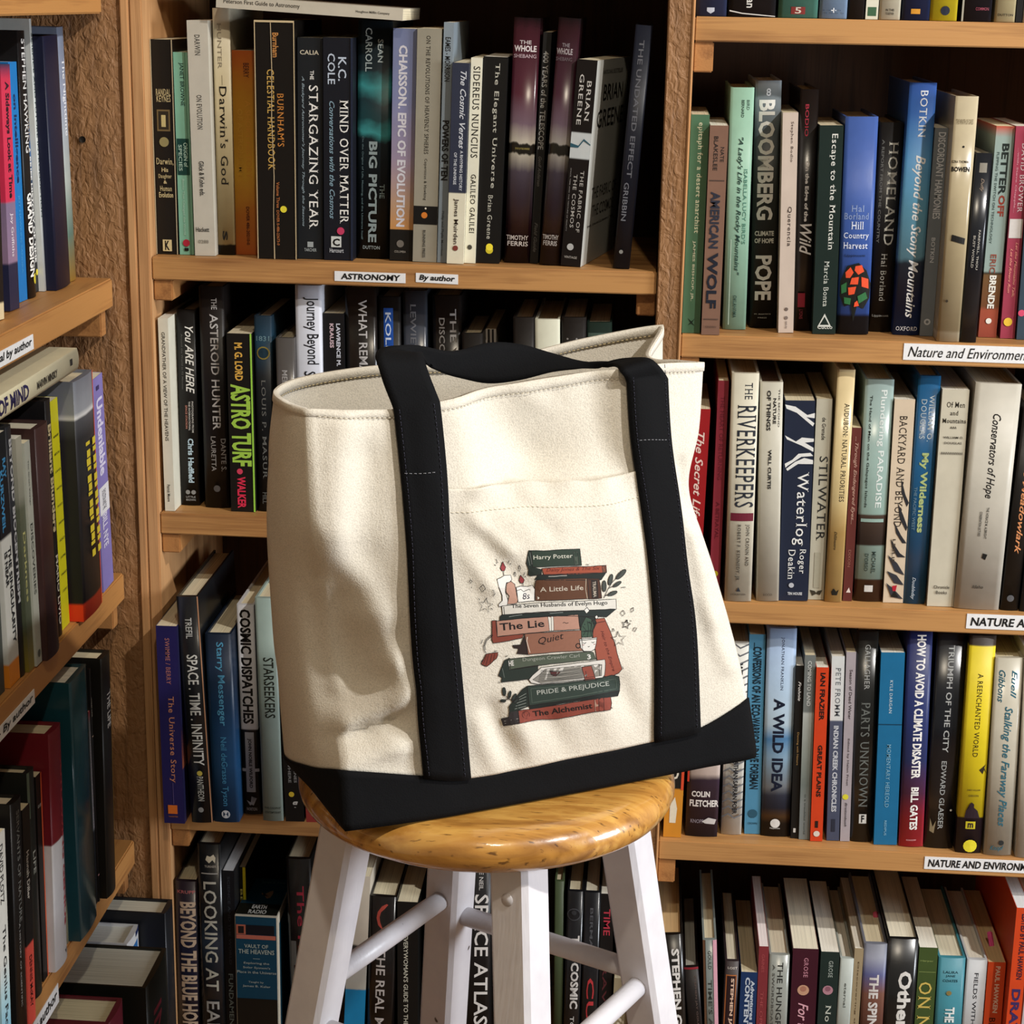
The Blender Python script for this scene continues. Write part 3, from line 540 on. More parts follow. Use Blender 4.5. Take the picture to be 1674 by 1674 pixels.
# ================================================================ top right shelf (only the feet of the books are in view)
def feet(x0, x1, h, col, kind, look, *pr):
    a = PY(x0, 24, .006); b = PY(x1, 24, .006)
    return a.x, b.x, h, col, kind, look, pr
fl = [feet(1138,1188,.22,'2c3350','h','navy hardback with shield crest',('g',[(.35,.965),(.6,.965),(.6,.98),(.475,.99),(.35,.98)],'b9bcc8')),
 feet(1190,1268,.235,'17161a','h','thick black hardback with curved white line',('g',[(.03,.975),(.3,.985),(1,.995),(1,.998),(.3,.989),(.03,.98)],'d9d6d0'),t('an',.93,.965,.38,.5,'d9d6d0')),
 feet(1272,1337,.22,'4a7a6c','h','sea green hardback with red publisher block',p_(.955,.985,.32,.68,'7a2a26'),t('5',.957,.982,.42,.58,'c9c0b0','h')),
 feet(1339,1385,.21,'7f97b4','h','powder blue hardback with dotted border',t('+',.955,.975,.42,.6,'e0e4ea','h'),*[o_(.965+.012*(k%2),.15+.1*k,.02,'3a4c64') for k in range(8)]),
 feet(1386,1413,.2,'1a1616','h','narrow black hardback on the upper board'),
 feet(1415,1436,.2,'cfcbb8','p','narrow ivory paperback with green block',p_(.945,.985,.15,.85,'3a5c40')),
 feet(1437,1472,.215,'cdc6ae','h','cream hardback with small black device',t('IN THIS',.955,.965,.3,.7,'2a2620','h'),t('TOGETHER',.97,.98,.3,.7,'2a2620','h')),
 feet(1474,1520,.225,'1a2444','h','navy hardback with small orange block',p_(.955,.975,.32,.65,'c98a2a')),
 feet(1520,1565,.215,'c2ae22','h','mustard yellow hardback with navy disc',o_(.958,.55,.17,'1c2030')),
 feet(1572,1621,.23,'14121a','h','black hardback with pale left edge',p_(0,1,0,.06,'b9b6a8'),t('COMMON',.945,.957,.45,.9,'8a3a4a','h')),
 feet(1626,1660,.21,'b9ac84','h','tan hardback with tiny publisher name',t('DUTTON',.965,.975,.15,.9,'2a2418','h')),
 feet(1661,1672,.2,'171514','p','thin black paperback by the frame edge'),
 feet(1673,1712,.22,'cfcdc6','h','white hardback furthest right on the top board')]
for i, (a, b, h, col, kind, look, pr) in enumerate(fl):
    r = thing('book', (a, .006, ZR[0]+.0004), f"{look}, {ORD[i]} from left on top right shelf", 'book', 'books on the top right shelf')
    book_parts(r, b-a-.0004, h, .16, col, kind, pr)
# ================================================================ second right shelf
DR='cfc8b8'
shelf_row([
 B(1129,1159,188,(1114,1145,545),'47694f','p','sage green paperback beside the rough post',t('epitaph for a desert anarchist',.035,.535,.35,.72,'d2d0b0','n'),t('JAMES BISHOP, JR.',.57,.85,.38,.55,'c2c4a8'),('g',[(.3,.93),(.5,.945),(.7,.93),(.55,.95),(.7,.965),(.5,.955),(.3,.965),(.45,.95)],'16241a')),
 B(1160,1192,206,(1147,1175,548),'7b5c4c','p','brown paperback with heavy dark capitals',t('NATE',.1,.17,.62,.82,'2a2422'),t('BLAKESLEE',.05,.21,.25,.48,'2a2422'),p_(.255,.26,.1,.9,'4a3a34'),t('AMERICAN',.31,.58,.2,.72,'2c2e3a','b'),t('WOLF',.6,.87,.18,.75,'1c202c','b'),p_(.92,.925,.1,.9,'5a463c'),t('CROWN',.955,.965,.2,.8,'5a463c','h')),
 B(1194,1234,144,(1182,1218,539),'8db39c','h','tall mint green hardback with script title',t('BIRD',.05,.09,.7,.82,'2c443a'),t('BERNARD',.05,.12,.48,.6,'2c443a'),t("ISABELLA LUCY BIRD'S",.33,.64,.68,.84,'4a7a68'),t('"A Lady\'s Life in the Rocky Mountains"',.2,.77,.35,.62,'26423a','i'),t('OKLAHOMA',.855,.95,.4,.56,'2c443a'),p_(.62,.98,.22,.25,'c2d9c8')),
 B(1236,1277,133,(1225,1268,534),([(0,'8d959a'),(.06,'6f787c'),(.2,'3a4246'),(.4,'20241f'),(.55,'1a1c18'),(1,'121212')],10,(1,1,1),.06),'h','black hardback fading to silver, huge white capitals',t('8',.03,.06,.42,.6,'c9ccd0','h'),t('BLOOMBERG',.075,.555,.15,.78,'d8d6ce','b'),t('CLIMATE',.6,.62,.1,.85,'c9c8bc','hb'),t('OF HOPE',.63,.65,.1,.85,'c9c8bc','hb'),t('POPE',.7,.885,.15,.8,'d8d6ce','b'),t("ST. MARTIN'S",.94,.945,.15,.8,'9a9a94','h'),t('PRESS',.955,.96,.3,.65,'9a9a94','h')),
 B(1278,1307,185,(1274,1295,545),'c2b2a4','p','thin blush beige paperback',t('Stephen Bodio',.04,.22,.5,.72,'4a3c38','n'),t('Querencia',.42,.6,.42,.72,'3a2e2c','n'),o_(.89,.5,.12,'6a5c54'),o_(.93,.5,.12,'7a6c64'),t('clark city',.945,.98,.4,.6,'6a5c54')),
 B(1309,1338,147,(1296,1326,541),'15100f','m','narrow black film-covered hardback with red mark',t('BODIO',.06,.19,.3,.5,'9a2a3a'),t('On the Edge of the',.29,.54,.35,.62,'e0dcd8','b'),t('Wild',.55,.68,.2,.85,'e0dcd8','i'),p_(.84,.9,.2,.6,'8a1c2c'),t('LYONS',.91,.95,.3,.5,'7a2430')),
 B(1338,1380,206,(1327,1365,547),'15241f','p','very dark green paperback with white serif title',t('Escape to the Mountain',.04,.59,.45,.78,'d9d9d0','n'),t('Marcia Bonta',.645,.865,.4,.62,'c2c6bc','n'),('g',[(.5,.9),(.8,.965),(.2,.965)],'c9ccc4'),('g',[(.5,.915),(.7,.955),(.3,.955)],'15241f'),t('Cucco',.955,.975,.2,.85,'c9ccc4','h')),
 B(1380,1438,192,(1369,1417,547),([(0,'3d5796'),(.9,'33529a'),(.915,'14161c'),(1,'14161c')],6,(1,1,1),.02),'h','cornflower blue hardback with orange and green tree',t('Hal',.4,.43,.3,.7,'8a9cc4','nh'),t('Borland',.435,.465,.1,.85,'8a9cc4','nh'),t('Hill',.475,.51,.32,.7,'dfe4f2','nh'),t('Country',.525,.56,.1,.88,'dfe4f2','nh'),t('Harvest',.57,.6,.1,.85,'dfe4f2','nh'),t('Lippincott',.625,.64,.15,.8,'1c2c50','h'),
   ('g',[(.05,.75),(.25,.68),(.6,.665),(.85,.7),(1,.76),(.98,.83),(.8,.88),(.6,.865),(.5,.94),(.4,.86),(.2,.87),(.05,.82)],'12140f'),
   ('g',[(.2,.71),(.35,.685),(.45,.71),(.35,.735),(.22,.735)],'e0502c'),('g',[(.5,.68),(.7,.675),(.78,.705),(.6,.72),(.48,.7)],'e0502c'),('g',[(.4,.735),(.62,.73),(.6,.765),(.35,.765)],'e0502c'),('g',[(.7,.73),(.92,.74),(.94,.785),(.72,.775)],'e0502c'),('g',[(.3,.78),(.55,.775),(.5,.81),(.32,.815)],'e0502c'),('g',[(.08,.77),(.25,.755),(.25,.8),(.1,.81)],'2f6a3c'),('g',[(.6,.82),(.85,.8),(.92,.83),(.65,.855)],'2f6a3c'),('g',[(.18,.825),(.4,.83),(.38,.86),(.2,.855)],'2f6a3c'),('g',[(.52,.85),(.6,.84),(.66,.865),(.5,.87)],'e0502c')),
 B(1438,1477,201,(1418,1456,541),'131110','h','black hardback with large silver serif capitals',t('HOMELAND',.09,.58,.45,.85,'c2bfb0','n'),t('A REPORT FROM THE COUNTRY',.08,.57,.15,.26,'7a7a74'),t('Hal Borland',.62,.85,.4,.65,'a09c90','n'),t('Lippincott',.915,.93,.15,.85,'8a8a84','h')),
 B(1485,1533,136,(1459,1501,548),([(0,'2c4c8c'),(.12,'2f5a9c'),(.3,'4f8cbc'),(.5,'5f9ab8'),(.68,'6a9cb4'),(.7,'2c3848'),(.8,'26304a'),(.88,'1c2c58'),(1,'223c78')],22,(1,1,1),.1),'h','tall blue mountain-picture hardback with white script',t('BOTKIN',.03,.21,.42,.7,'e0e4ec','n'),t('Beyond the Stony Mountains',.28,.93,.3,.78,'eef0f2','i'),t('OXFORD',.965,.982,.1,.9,'e0e4ec','nh')),
 B(1528,1551,210,(1503,1524,550),'6b7176','p','slim grey paperback with striped white capitals',t('DISCORDANT HARMONIES',.02,.43,.3,.85,'c9ccd0'),t('BOTKIN',.52,.64,.35,.65,'c2c6ca'),o_(.93,.5,.25,'b9bec2'),o_(.93,.5,.12,'6b7176')),
 B(1553,1601,158,(1527,1567,550),([(0,'b9ac90'),(.5,'a39474'),(.95,'9a8a6a'),(.96,'b9ac90'),(1,'a8987a')],5,(1,1,1),.1),'m','worn beige film-covered hardback with black dash',o_(.2,.5,.05,'1c1814'),t('EZRA THOMAS',.255,.265,.05,.8,'2c2418','h'),t('BOWEN',.28,.3,.05,.85,'1c1814','hb'),t('THE WRATH OF CAKES',.09,.11,.1,.85,'8a7c60','h'),('g',[(.3,.555),(.9,.57),(.88,.595),(.28,.58)],'16130f'),o_(.83,.3,.06,'3a3024'),Y=.006),
 B(1595,1622,251,(1569,1596,552),'17191e','m','short black film-covered hardback',p_(.05,.1,.3,.75,'8a8478'),t('Duffy',.13,.2,.4,.65,'8a7a6a','i'),t('FAREWELL, THOU',.4,.61,.55,.7,'a9a49a'),t('BUSY WORLD',.43,.6,.28,.42,'a9a49a'),Y=.006),
 B(1629,1660,207,(1599,1628,552),([(0,'b04a34'),(.05,'8c9c94'),(.68,'8c9c94'),(.69,'2c2418'),(.7,'6a4c2c'),(.85,'6a4024'),(.87,'9a4a34'),(1,'8a4030')],6,(1,1,1),.01),'p','grey green paperback with rust foot, bold dark title',t('BETTER',.08,.32,.4,.78,'1c2420','b'),t('OFF',.32,.42,.45,.8,'8a3424','b'),t('FLIPPING THE SWITCH ON TECHNOLOGY',.12,.55,.15,.28,'3a4a44'),t('ERIC',.6,.69,.3,.62,'8a4434'),t('BRENDE',.7,.86,.35,.72,'e0dcd0','b'),o_(.92,.5,.16,'e0dcd0'),pg='e8d8b0'),
 B(1660,1684,207,(1634,1660,554),'95384a','p','crimson paperback with white name and yellow fruit',t('DAVID BROWER',.08,.4,.5,.85,'d9c2c4','n'),t('...with Steve Chapple...',.1,.4,.2,.35,'c98a94'),p_(.43,.52,.05,.95,'c9c2bc'),t('Let the Mountains Talk,',.54,.8,.55,.75,'d98a7a','i'),t('Let the Rivers Run',.57,.78,.25,.42,'d98a7a','i'),o_(.92,.45,.3,'e0b83a')),
 B(1686,1712,215,(1661,1688,556),'33424e','p','slate navy paperback with pink dot',t('BROWN',.6,.78,.3,.8,'c9ccd2'),o_(.87,.2,.22,'d04a6a')),
], ZR[1], 'second right shelf', 'books on the second right shelf', xmin=RX0+.0012)
# ================================================================ third right shelf
shelf_row([
 B(1133,1161,669,(1114,1144,975),'93181c','p','bright red paperback with white script title',t('The Secret Life of Lobsters',.12,.95,.3,.75,'e2c8bc','i'),Y=.006),
 B(1173,1193,623,(1160,1174,978),'8c2f3c','p','thin crimson paperback with yellow sticker',t('THE HEART OF RETURNING',.07,.45,.3,.7,'6a1c2a'),t('A BETRAYAL',.55,.72,.3,.65,'6a1c2a'),o_(.885,.5,.3,'c9b82a'),t('NEWS',.91,.94,.3,.7,'4a1018','h')),
 B(1195,1243,611,(1186,1226,983),'c8c2ae','h','ivory hardback with maroon band and tall capitals',t('THE',.04,.11,.5,.78,'2c3038','n'),t('RIVERKEEPERS',.135,.58,.25,.95,'2c3038','n'),p_(.605,.64,.12,.97,'6a2030'),t('JOHN CRONIN AND',.655,.84,.68,.85,'3a342e','n'),t('ROBERT F. KENNEDY, JR.',.655,.91,.35,.52,'3a342e','n'),('g',[(.5,.935),(.58,.955),(.42,.955)],'2c3038'),t('SCRIBNER',.965,.972,.2,.8,'5a544a','h')),
 B(1241,1282,626,(1238,1271,983),'b9b4a4','h','putty grey hardback with boxed title at top',t('THE SECOND',.03,.2,.8,.88,'2a2826'),t('NATURE',.07,.185,.58,.72,'2a2826','b'),t('OF THINGS',.035,.215,.3,.48,'2a2826','b'),t('WILL CURTIS',.3,.48,.4,.55,'2a2826','b'),t('ECCO',.965,.975,.3,.7,'5a544a','h'),pg='6a4a34'),
 B(1283,1333,656,(1272,1320,983),'1f2638','p','navy paperback with white roots and large title',('g',[(0,.02),(.35,.03),(.75,.07),(1,.06),(1,.085),(.72,.08),(1,.11),(.95,.125),(.4,.06),(.05,.04)],'e0e0dc'),('g',[(.02,.17),(.4,.2),(.6,.18),(1,.185),(1,.2),(.7,.205),(1,.23),(1,.25),(.6,.22),(.1,.19)],'e0e0dc'),('g',[(.05,.31),(.3,.29),(.5,.26),(.9,.255),(1,.27),(.6,.275),(.35,.3),(.15,.32),(.08,.33)],'e0e0dc'),('g',[(.1,.335),(.4,.3),(.7,.28),(1,.29),(1,.31),(.5,.31),(.15,.345)],'e0e0dc'),t('Waterlog',.35,.72,.38,.88,'e4e4e0','n'),t('Roger',.735,.86,.6,.88,'e4e4e0','n'),t('Deakin',.74,.89,.28,.52,'e4e4e0','n'),o_(.92,.42,.09,'b9bcc2'),t('TIN HOUSE',.955,.97,.3,.8,'c9ccd0','hb')),
 B(1335,1361.5,653,(1321,1346,981),'b2ac98','p','grey beige paperback with black spaced capitals',t('de Grenade',.09,.2,.4,.65,'2c2a26'),t('STILWATER',.28,.7,.35,.88,'2c2c2a','n'),p_(.76,.94,.3,.7,'a39d88'),('g',[(.1,.95),(.4,.955),(.5,.965),(.6,.955),(.9,.95),(.75,.975),(.5,.97),(.25,.98)],'3a3428')),
 B(1370,1398,605,(1347,1376,984),([(0,'cdb98e'),(.55,'c9b380'),(.7,'b08f54'),(.9,'c2a468'),(1,'b99a60')],12,(1,1,1),.15),'m','golden tan film-covered hardback with thin capitals',t('AUDUBON: NATURAL PRIORITIES',.14,.56,.5,.78,'2c261a','n'),t('DiSilvestro',.69,.77,.35,.5,'3a3020','i'),('g',[(.35,.955),(.5,.94),(.65,.955),(.8,.945),(.7,.97),(.4,.97)],'1c1812')),
 B(1393,1409,700,(1378,1392,983),'5c2b26','p','thin reddish brown paperback',t('...Through Endangered Eyes...',.05,.55,.3,.75,'b08a7a','i'),t('DIXON',.7,.8,.3,.6,'8a5a4c'),('g',[(.3,.95),(.6,.92),(.8,.95)],'d9c8c0')),
 B(1415,1462,621,(1395,1441,983),([(0,'8a9c98'),(.6,'8fa89e'),(.605,'4a3c34'),(.74,'2c2422'),(.745,'8fa89e'),(.895,'8fa89e'),(.9,'4a3226'),(1,'3e281e')],6,(1,1,1),.01),'m','pale teal and brown film-covered hardback',t('Plundering PARADISE',.045,.57,.5,.78,'d2d9d4'),t('The Hand of Man on the Galapagos Islands',.07,.57,.17,.28,'26302c'),t('MICHAEL',.77,.87,.55,.7,'2c3a34'),t("D'ORSO",.78,.86,.3,.44,'2c3a34'),p_(.62,.635,.1,.9,'8fa89e'),p_(.925,.955,.35,.65,'c9c6c0')),
 B(1463,1496,654,(1443,1476,986),'cbb9a0','p','cream paperback with dark feather drawings',t('BACKYARD AND BEYOND',.08,.62,.3,.68,'3a322a','n'),('g',[(.55,.38),(.8,.46),(1,.5),(.9,.52),(.6,.45)],'28282c'),('g',[(.45,.5),(.75,.56),(1,.62),(.95,.64),(.6,.58)],'28282c'),('g',[(.35,.6),(.7,.66),(1,.7),(.8,.7),(.45,.65)],'28282c'),('g',[(.2,.68),(.7,.75),(1,.77),(.6,.77),(.3,.72)],'28282c'),('g',[(.1,.76),(.6,.8),(1,.86),(.5,.84)],'34343a'),('g',[(.1,.84),(.6,.86),(1,.91),(.5,.9)],'34343a'),('g',[(.1,.9),(.5,.93),(1,.98),(.4,.97)],'34343a'),t('LESLIE',.68,.8,.3,.45,'4a4036'),('g',[(.4,.915),(.65,.91),(.6,.94),(.45,.94)],'b02030'),('g',[(.35,.97),(.55,.94),(.75,.97)],'1c1a16')),
 B(1501,1539,615,(1476,1511,987),'1b527a','m','teal blue film-covered hardback with overlapping letters',t('WILLIAM O.',.08,.28,.55,.78,'c2ccd0','n'),t('DOUGLAS',.1,.27,.2,.45,'b0bec6','n'),t('My Wilderness',.33,.68,.3,.7,'a9b87a','b'),t('THE PACIFIC WEST',.48,.67,.15,.28,'6a8a9c'),t('Doubleday',.88,.98,.3,.5,'a9b8c2','i')),
 B(1540,1586,638,(1516,1557,992),'bfb8a4','p','ecru paperback with title set in short lines',t('Of Men',.055,.08,.2,.88,'2c2820','nh'),t('and',.095,.115,.35,.65,'2c2820','nh'),t('Mountains',.13,.15,.08,.95,'2c2820','nh'),t('^^^',.165,.175,.38,.62,'2c2820','h'),t('WILLIAM O.',.21,.22,.15,.9,'3a342a','h'),t('DOUGLAS',.235,.245,.2,.85,'3a342a','h'),t('^^^^^^^^^^^^^',.28,.292,.1,.92,'3a342a','h'),t('Chronicle',.9,.915,.2,.8,'3a342a','h'),t('Books',.925,.94,.3,.72,'3a342a','h')),
 B(1595,1671,627,(1559,1632,996),'b7b1a3','h','very thick pale grey hardback with italic title',t('Conservators of Hope',.13,.5,.38,.62,'1c1a18','i'),t('THE HORACE M. ALBRIGHT',.54,.68,.5,.56,'4a463e'),t('CONSERVATION LECTURES',.56,.67,.36,.42,'4a463e'),('g',[(.52,.745),(.62,.75),(.58,.775),(.5,.765)],'14120f'),t('Idaho',.89,.905,.35,.6,'3a362e','hi')),
 B(1675,1704,660,(1634,1664,998),'16120f','h','black hardback with peach italic title',t('Song of the Meadowlark',.03,.72,.3,.75,'d08a5a','i'),o_(.94,.5,.2,'5a5a5c')),
 B(1705,1732,640,(1666,1694,1000),'1c2430','h','dark navy hardback at the frame edge'),
], ZR[2], 'third right shelf', 'books on the third right shelf', xmin=RX0+.0012)
# ================================================================ fourth right shelf
shelf_row([
 B(1096,1126,1130,(1084,1113,1369),([(0,'1c1a18'),(.66,'1c1a18'),(.67,'c9862a'),(1,'c9862a')],5,(1,1,1),0),'p','black and orange paperback behind the stool seat',t('SILENT LAND',.1,.6,.2,.7,'d9d2c2','b'),('g',[(.3,.78),(.55,.72),(.7,.8),(.65,.9),(.3,.9)],'e0d8c2'),p_(.0,.67,.85,1,'d04a2c')),
 B(1134,1186,1045,(1119,1173,1367),([(0,'c9b8b0'),(.68,'cdbcb2'),(.71,'3a2c3c'),(.9,'3e2e38'),(1,'26202c')],40,(1,1,1),.03),'h','pale pink hardback with dark ridge picture',t('COLIN',.765,.795,.15,.72,'ddd6d0','hb'),t('FLETCHER',.81,.845,.1,1,'ddd6d0','hb'),t('KNOPF',.91,.93,.15,.55,'8a8088','h'),('g',[(.5,.92),(.7,.9),(.95,.91),(.9,.935),(.6,.93)],'c2bcb8'),p_(0,.72,0,.06,'d9442c')),
 B(1192,1223,1051,(1177,1213,1364),'cfcdc4','h','white hardback with swirling grey contour lines',*[('g',[(0,.04*k+.02),(.3,.04*k),(.6,.04*k+.022),(1,.04*k+.004),(1,.04*k+.012),(.6,.04*k+.03),(.3,.04*k+.008),(0,.04*k+.028)],'6a6c70') for k in range(23)],t('WE ARE THE WEATHER',.1,.5,.45,.75,'16161a','b'),t('JONATHAN SAFRAN FOER',.55,.885,.42,.72,'16161a','b')),
 B(1225,1252,1038,(1217,1242,1364),'4c85a4','p','steel blue paperback with condensed black capitals',p_(.04,.08,.3,.35,'1c3a48'),t('CONFESSIONS OF AN ECO-WARRIOR / DAVE FOREMAN',.06,.77,.25,.8,'12242e','b'),o_(.895,.5,.3,'2c5468'),t('CROWN',.94,.95,.2,.8,'1c3a48','h')),
 B(1254,1303.5,1028,(1244,1290,1367),([(0,'8fa4c4'),(.2,'9ab0c8'),(.45,'a9bcc8'),(.52,'4a7aa4'),(.62,'8cacc4'),(.76,'8a949c'),(.8,'3a4458'),(.86,'2c3448'),(.9,'6a5034'),(.93,'241f1c'),(1,'1c1a18')],12,(1,1,1),.06),'h','sky blue hardback with mountain foot, dark capitals',t('JONATHAN FRANKLIN',.04,.29,.48,.6,'26304a','n'),t('A WILD IDEA',.33,.78,.3,.68,'10182c','b'),o_(.935,.48,.17,'d9d6d0'),t('HarperOne',.955,.965,.3,.65,'c9c6c0','h')),
 B(1301,1314,1089,(1292,1306,1371),'151412','p','thin black paperback with small white lettering',t('Frohnie',.09,.2,.35,.7,'d9d6d0','i'),t('Dancing with Nature',.38,.57,.35,.65,'9a7a4a'),p_(.94,.965,.3,.6,'c9c6c0')),
 B(1314,1334,1072,(1306,1323,1373),([(0,'6c716e'),(.3,'6c716e'),(.31,'a9ada6'),(.5,'8a9088'),(.7,'6a726c'),(.8,'7a7f7c'),(1,'747a78')],14,(1,1,1),.04),'p','grey landscape paperback with white capitals',t('COMING TO LAND',.03,.27,.3,.65,'c9ccc8'),t('in a troubled world',.75,.97,.4,.55,'4a504c')),
 B(1334.5,1355.5,1092,(1324.5,1344,1376),'c93f1c','p','orange paperback with black author name',t('IAN FRAZIER',.03,.3,.35,.75,'1c1412','b'),t('GREAT PLAINS',.44,.74,.35,.72,'2a1812','b'),p_(.88,.92,.35,.6,'2a1812'),o_(.955,.5,.26,'d9cfc0'),pg='eae4d4'),
 B(1359,1382,1074,(1352,1370.5,1375),([(0,'cdd0ce'),(.34,'cdd0ce'),(.345,'4a5064'),(1,'444a5e')],5,(1,1,1),0),'p','white and slate paperback with spaced capitals',t('PETE FROMM',.06,.32,.35,.75,'6a6e74','n'),t('INDIAN CREEK CHRONICLES',.37,.84,.3,.7,'c2c6cc','b'),p_(.88,.95,.35,.65,'2a2e3c')),
 B(1384,1399.5,1067,(1373,1389,1376),'a39a9e','p','narrow mauve grey paperback with yellow dot',t('Season of Dead Water',.09,.35,.4,.7,'3a3236'),t('Edited by Helen Frost',.45,.7,.4,.65,'4a4246'),o_(.76,.4,.32,'d9d03a'),t('Breitenbush',.79,.92,.4,.62,'4a4246','i')),
 B(1401,1436.5,1033,(1390.5,1425,1376),'1a1b1a','m','black film-covered hardback with grey serif capitals',t('GALLAGHER',.06,.27,.4,.65,'a9aaa6','n'),t('PARTS UNKNOWN',.33,.83,.3,.72,'6a6e6a','n'),p_(.865,.91,.35,.7,'d0cec8'),t('F',.87,.905,.45,.6,'1a1b1a','hb')),
 B(1440,1480,1068,(1428.6,1465.4,1382),'1a6690','p','teal blue paperback with thin dark rule',t('KYLE DARGAN',.14,.31,.42,.55,'c2d4dc','n'),p_(.365,.37,0,1,'0f3a52'),t('MOMENTARY HEREOLD',.47,.8,.4,.58,'7fb0c8','n'),t('REDIPUS',.87,.95,.42,.52,'7fb0c8')),
 B(1485,1524.5,1029,(1468,1509,1384),([(0,'1c2454'),(.35,'1f2a5c'),(.6,'26305c'),(.75,'5a2c4c'),(.87,'b02c3c'),(1,'c03440')],3,(1,1,1),.02),'h','navy to red hardback with bold white capitals',t('HOW TO AVOID A CLIMATE DISASTER',.025,.68,.38,.75,'eceae6','b'),t('BILL GATES',.72,.92,.4,.72,'eceae6','b'),t('KNOPF',.965,.972,.3,.7,'d9a0a4','h')),
 B(1531,1582,1033,(1511,1556,1386),'15171c','m','wide black film-covered hardback with spaced capitals',t('TRIUMPH OF THE CITY',.06,.55,.42,.62,'b2b4b2'),t('EDWARD GLAESER',.59,.91,.42,.6,'a0a2a0'),('g',[(.15,.86),(.25,.9),(.35,.87),(.3,.93),(.15,.92)],'8a7a5c'),o_(.82,.85,.04,'b9b4a4')),
 B(1585,1630,1039,(1562,1602,1394),([(0,'2c2420'),(.045,'2c2018'),(.05,'d2bc20'),(.83,'cdb61c'),(.835,'2a1c24'),(1,'241a20')],5,(1,1,1),0),'h','bright yellow hardback with dark foot and reader silhouette',t('A REENCHANTED WORLD',.17,.55,.4,.6,'2c2414','n'),('g',[(.7,.61),(.95,.585),(.9,.6),(1,.63),(.9,.61),(.85,.63)],'2c2414'),t('JAMES WILLIAM',.7,.71,.28,.8,'6a5c1c','h'),t('GIBSON',.725,.735,.35,.75,'6a5c1c','h'),('g',[(.25,.835),(.3,.8),(.42,.785),(.42,.77),(.5,.76),(.6,.77),(.6,.785),(.75,.8),(.85,.835)],'2a1c24'),p_(.85,.885,.32,.7,'c2b428'),t('m',.857,.88,.4,.62,'2a1c24','hb'),o_(.965,.55,.27,'e0d234')),
 B(1628,1672,1076,(1606,1654.6,1398),'b5ae9c','m','parchment film-covered hardback with teal script title',t('Euell',.06,.2,.6,.8,'2f6474','i'),t('Gibbons',.06,.22,.15,.38,'2f6474','i'),t('Stalking the Faraway Places',.24,.85,.35,.72,'2f6474','i'),o_(.935,.6,.1,'2a2c2c'),t('Knopf',.95,.98,.2,.7,'2f6474','hi')),
 B(1674,1704,1060,(1659,1690,1402),'c6bfae','h','cream hardback cut off by the frame edge'),
], ZR[3], 'fourth right shelf', 'books on the fourth right shelf', xmin=RX0+.0012)
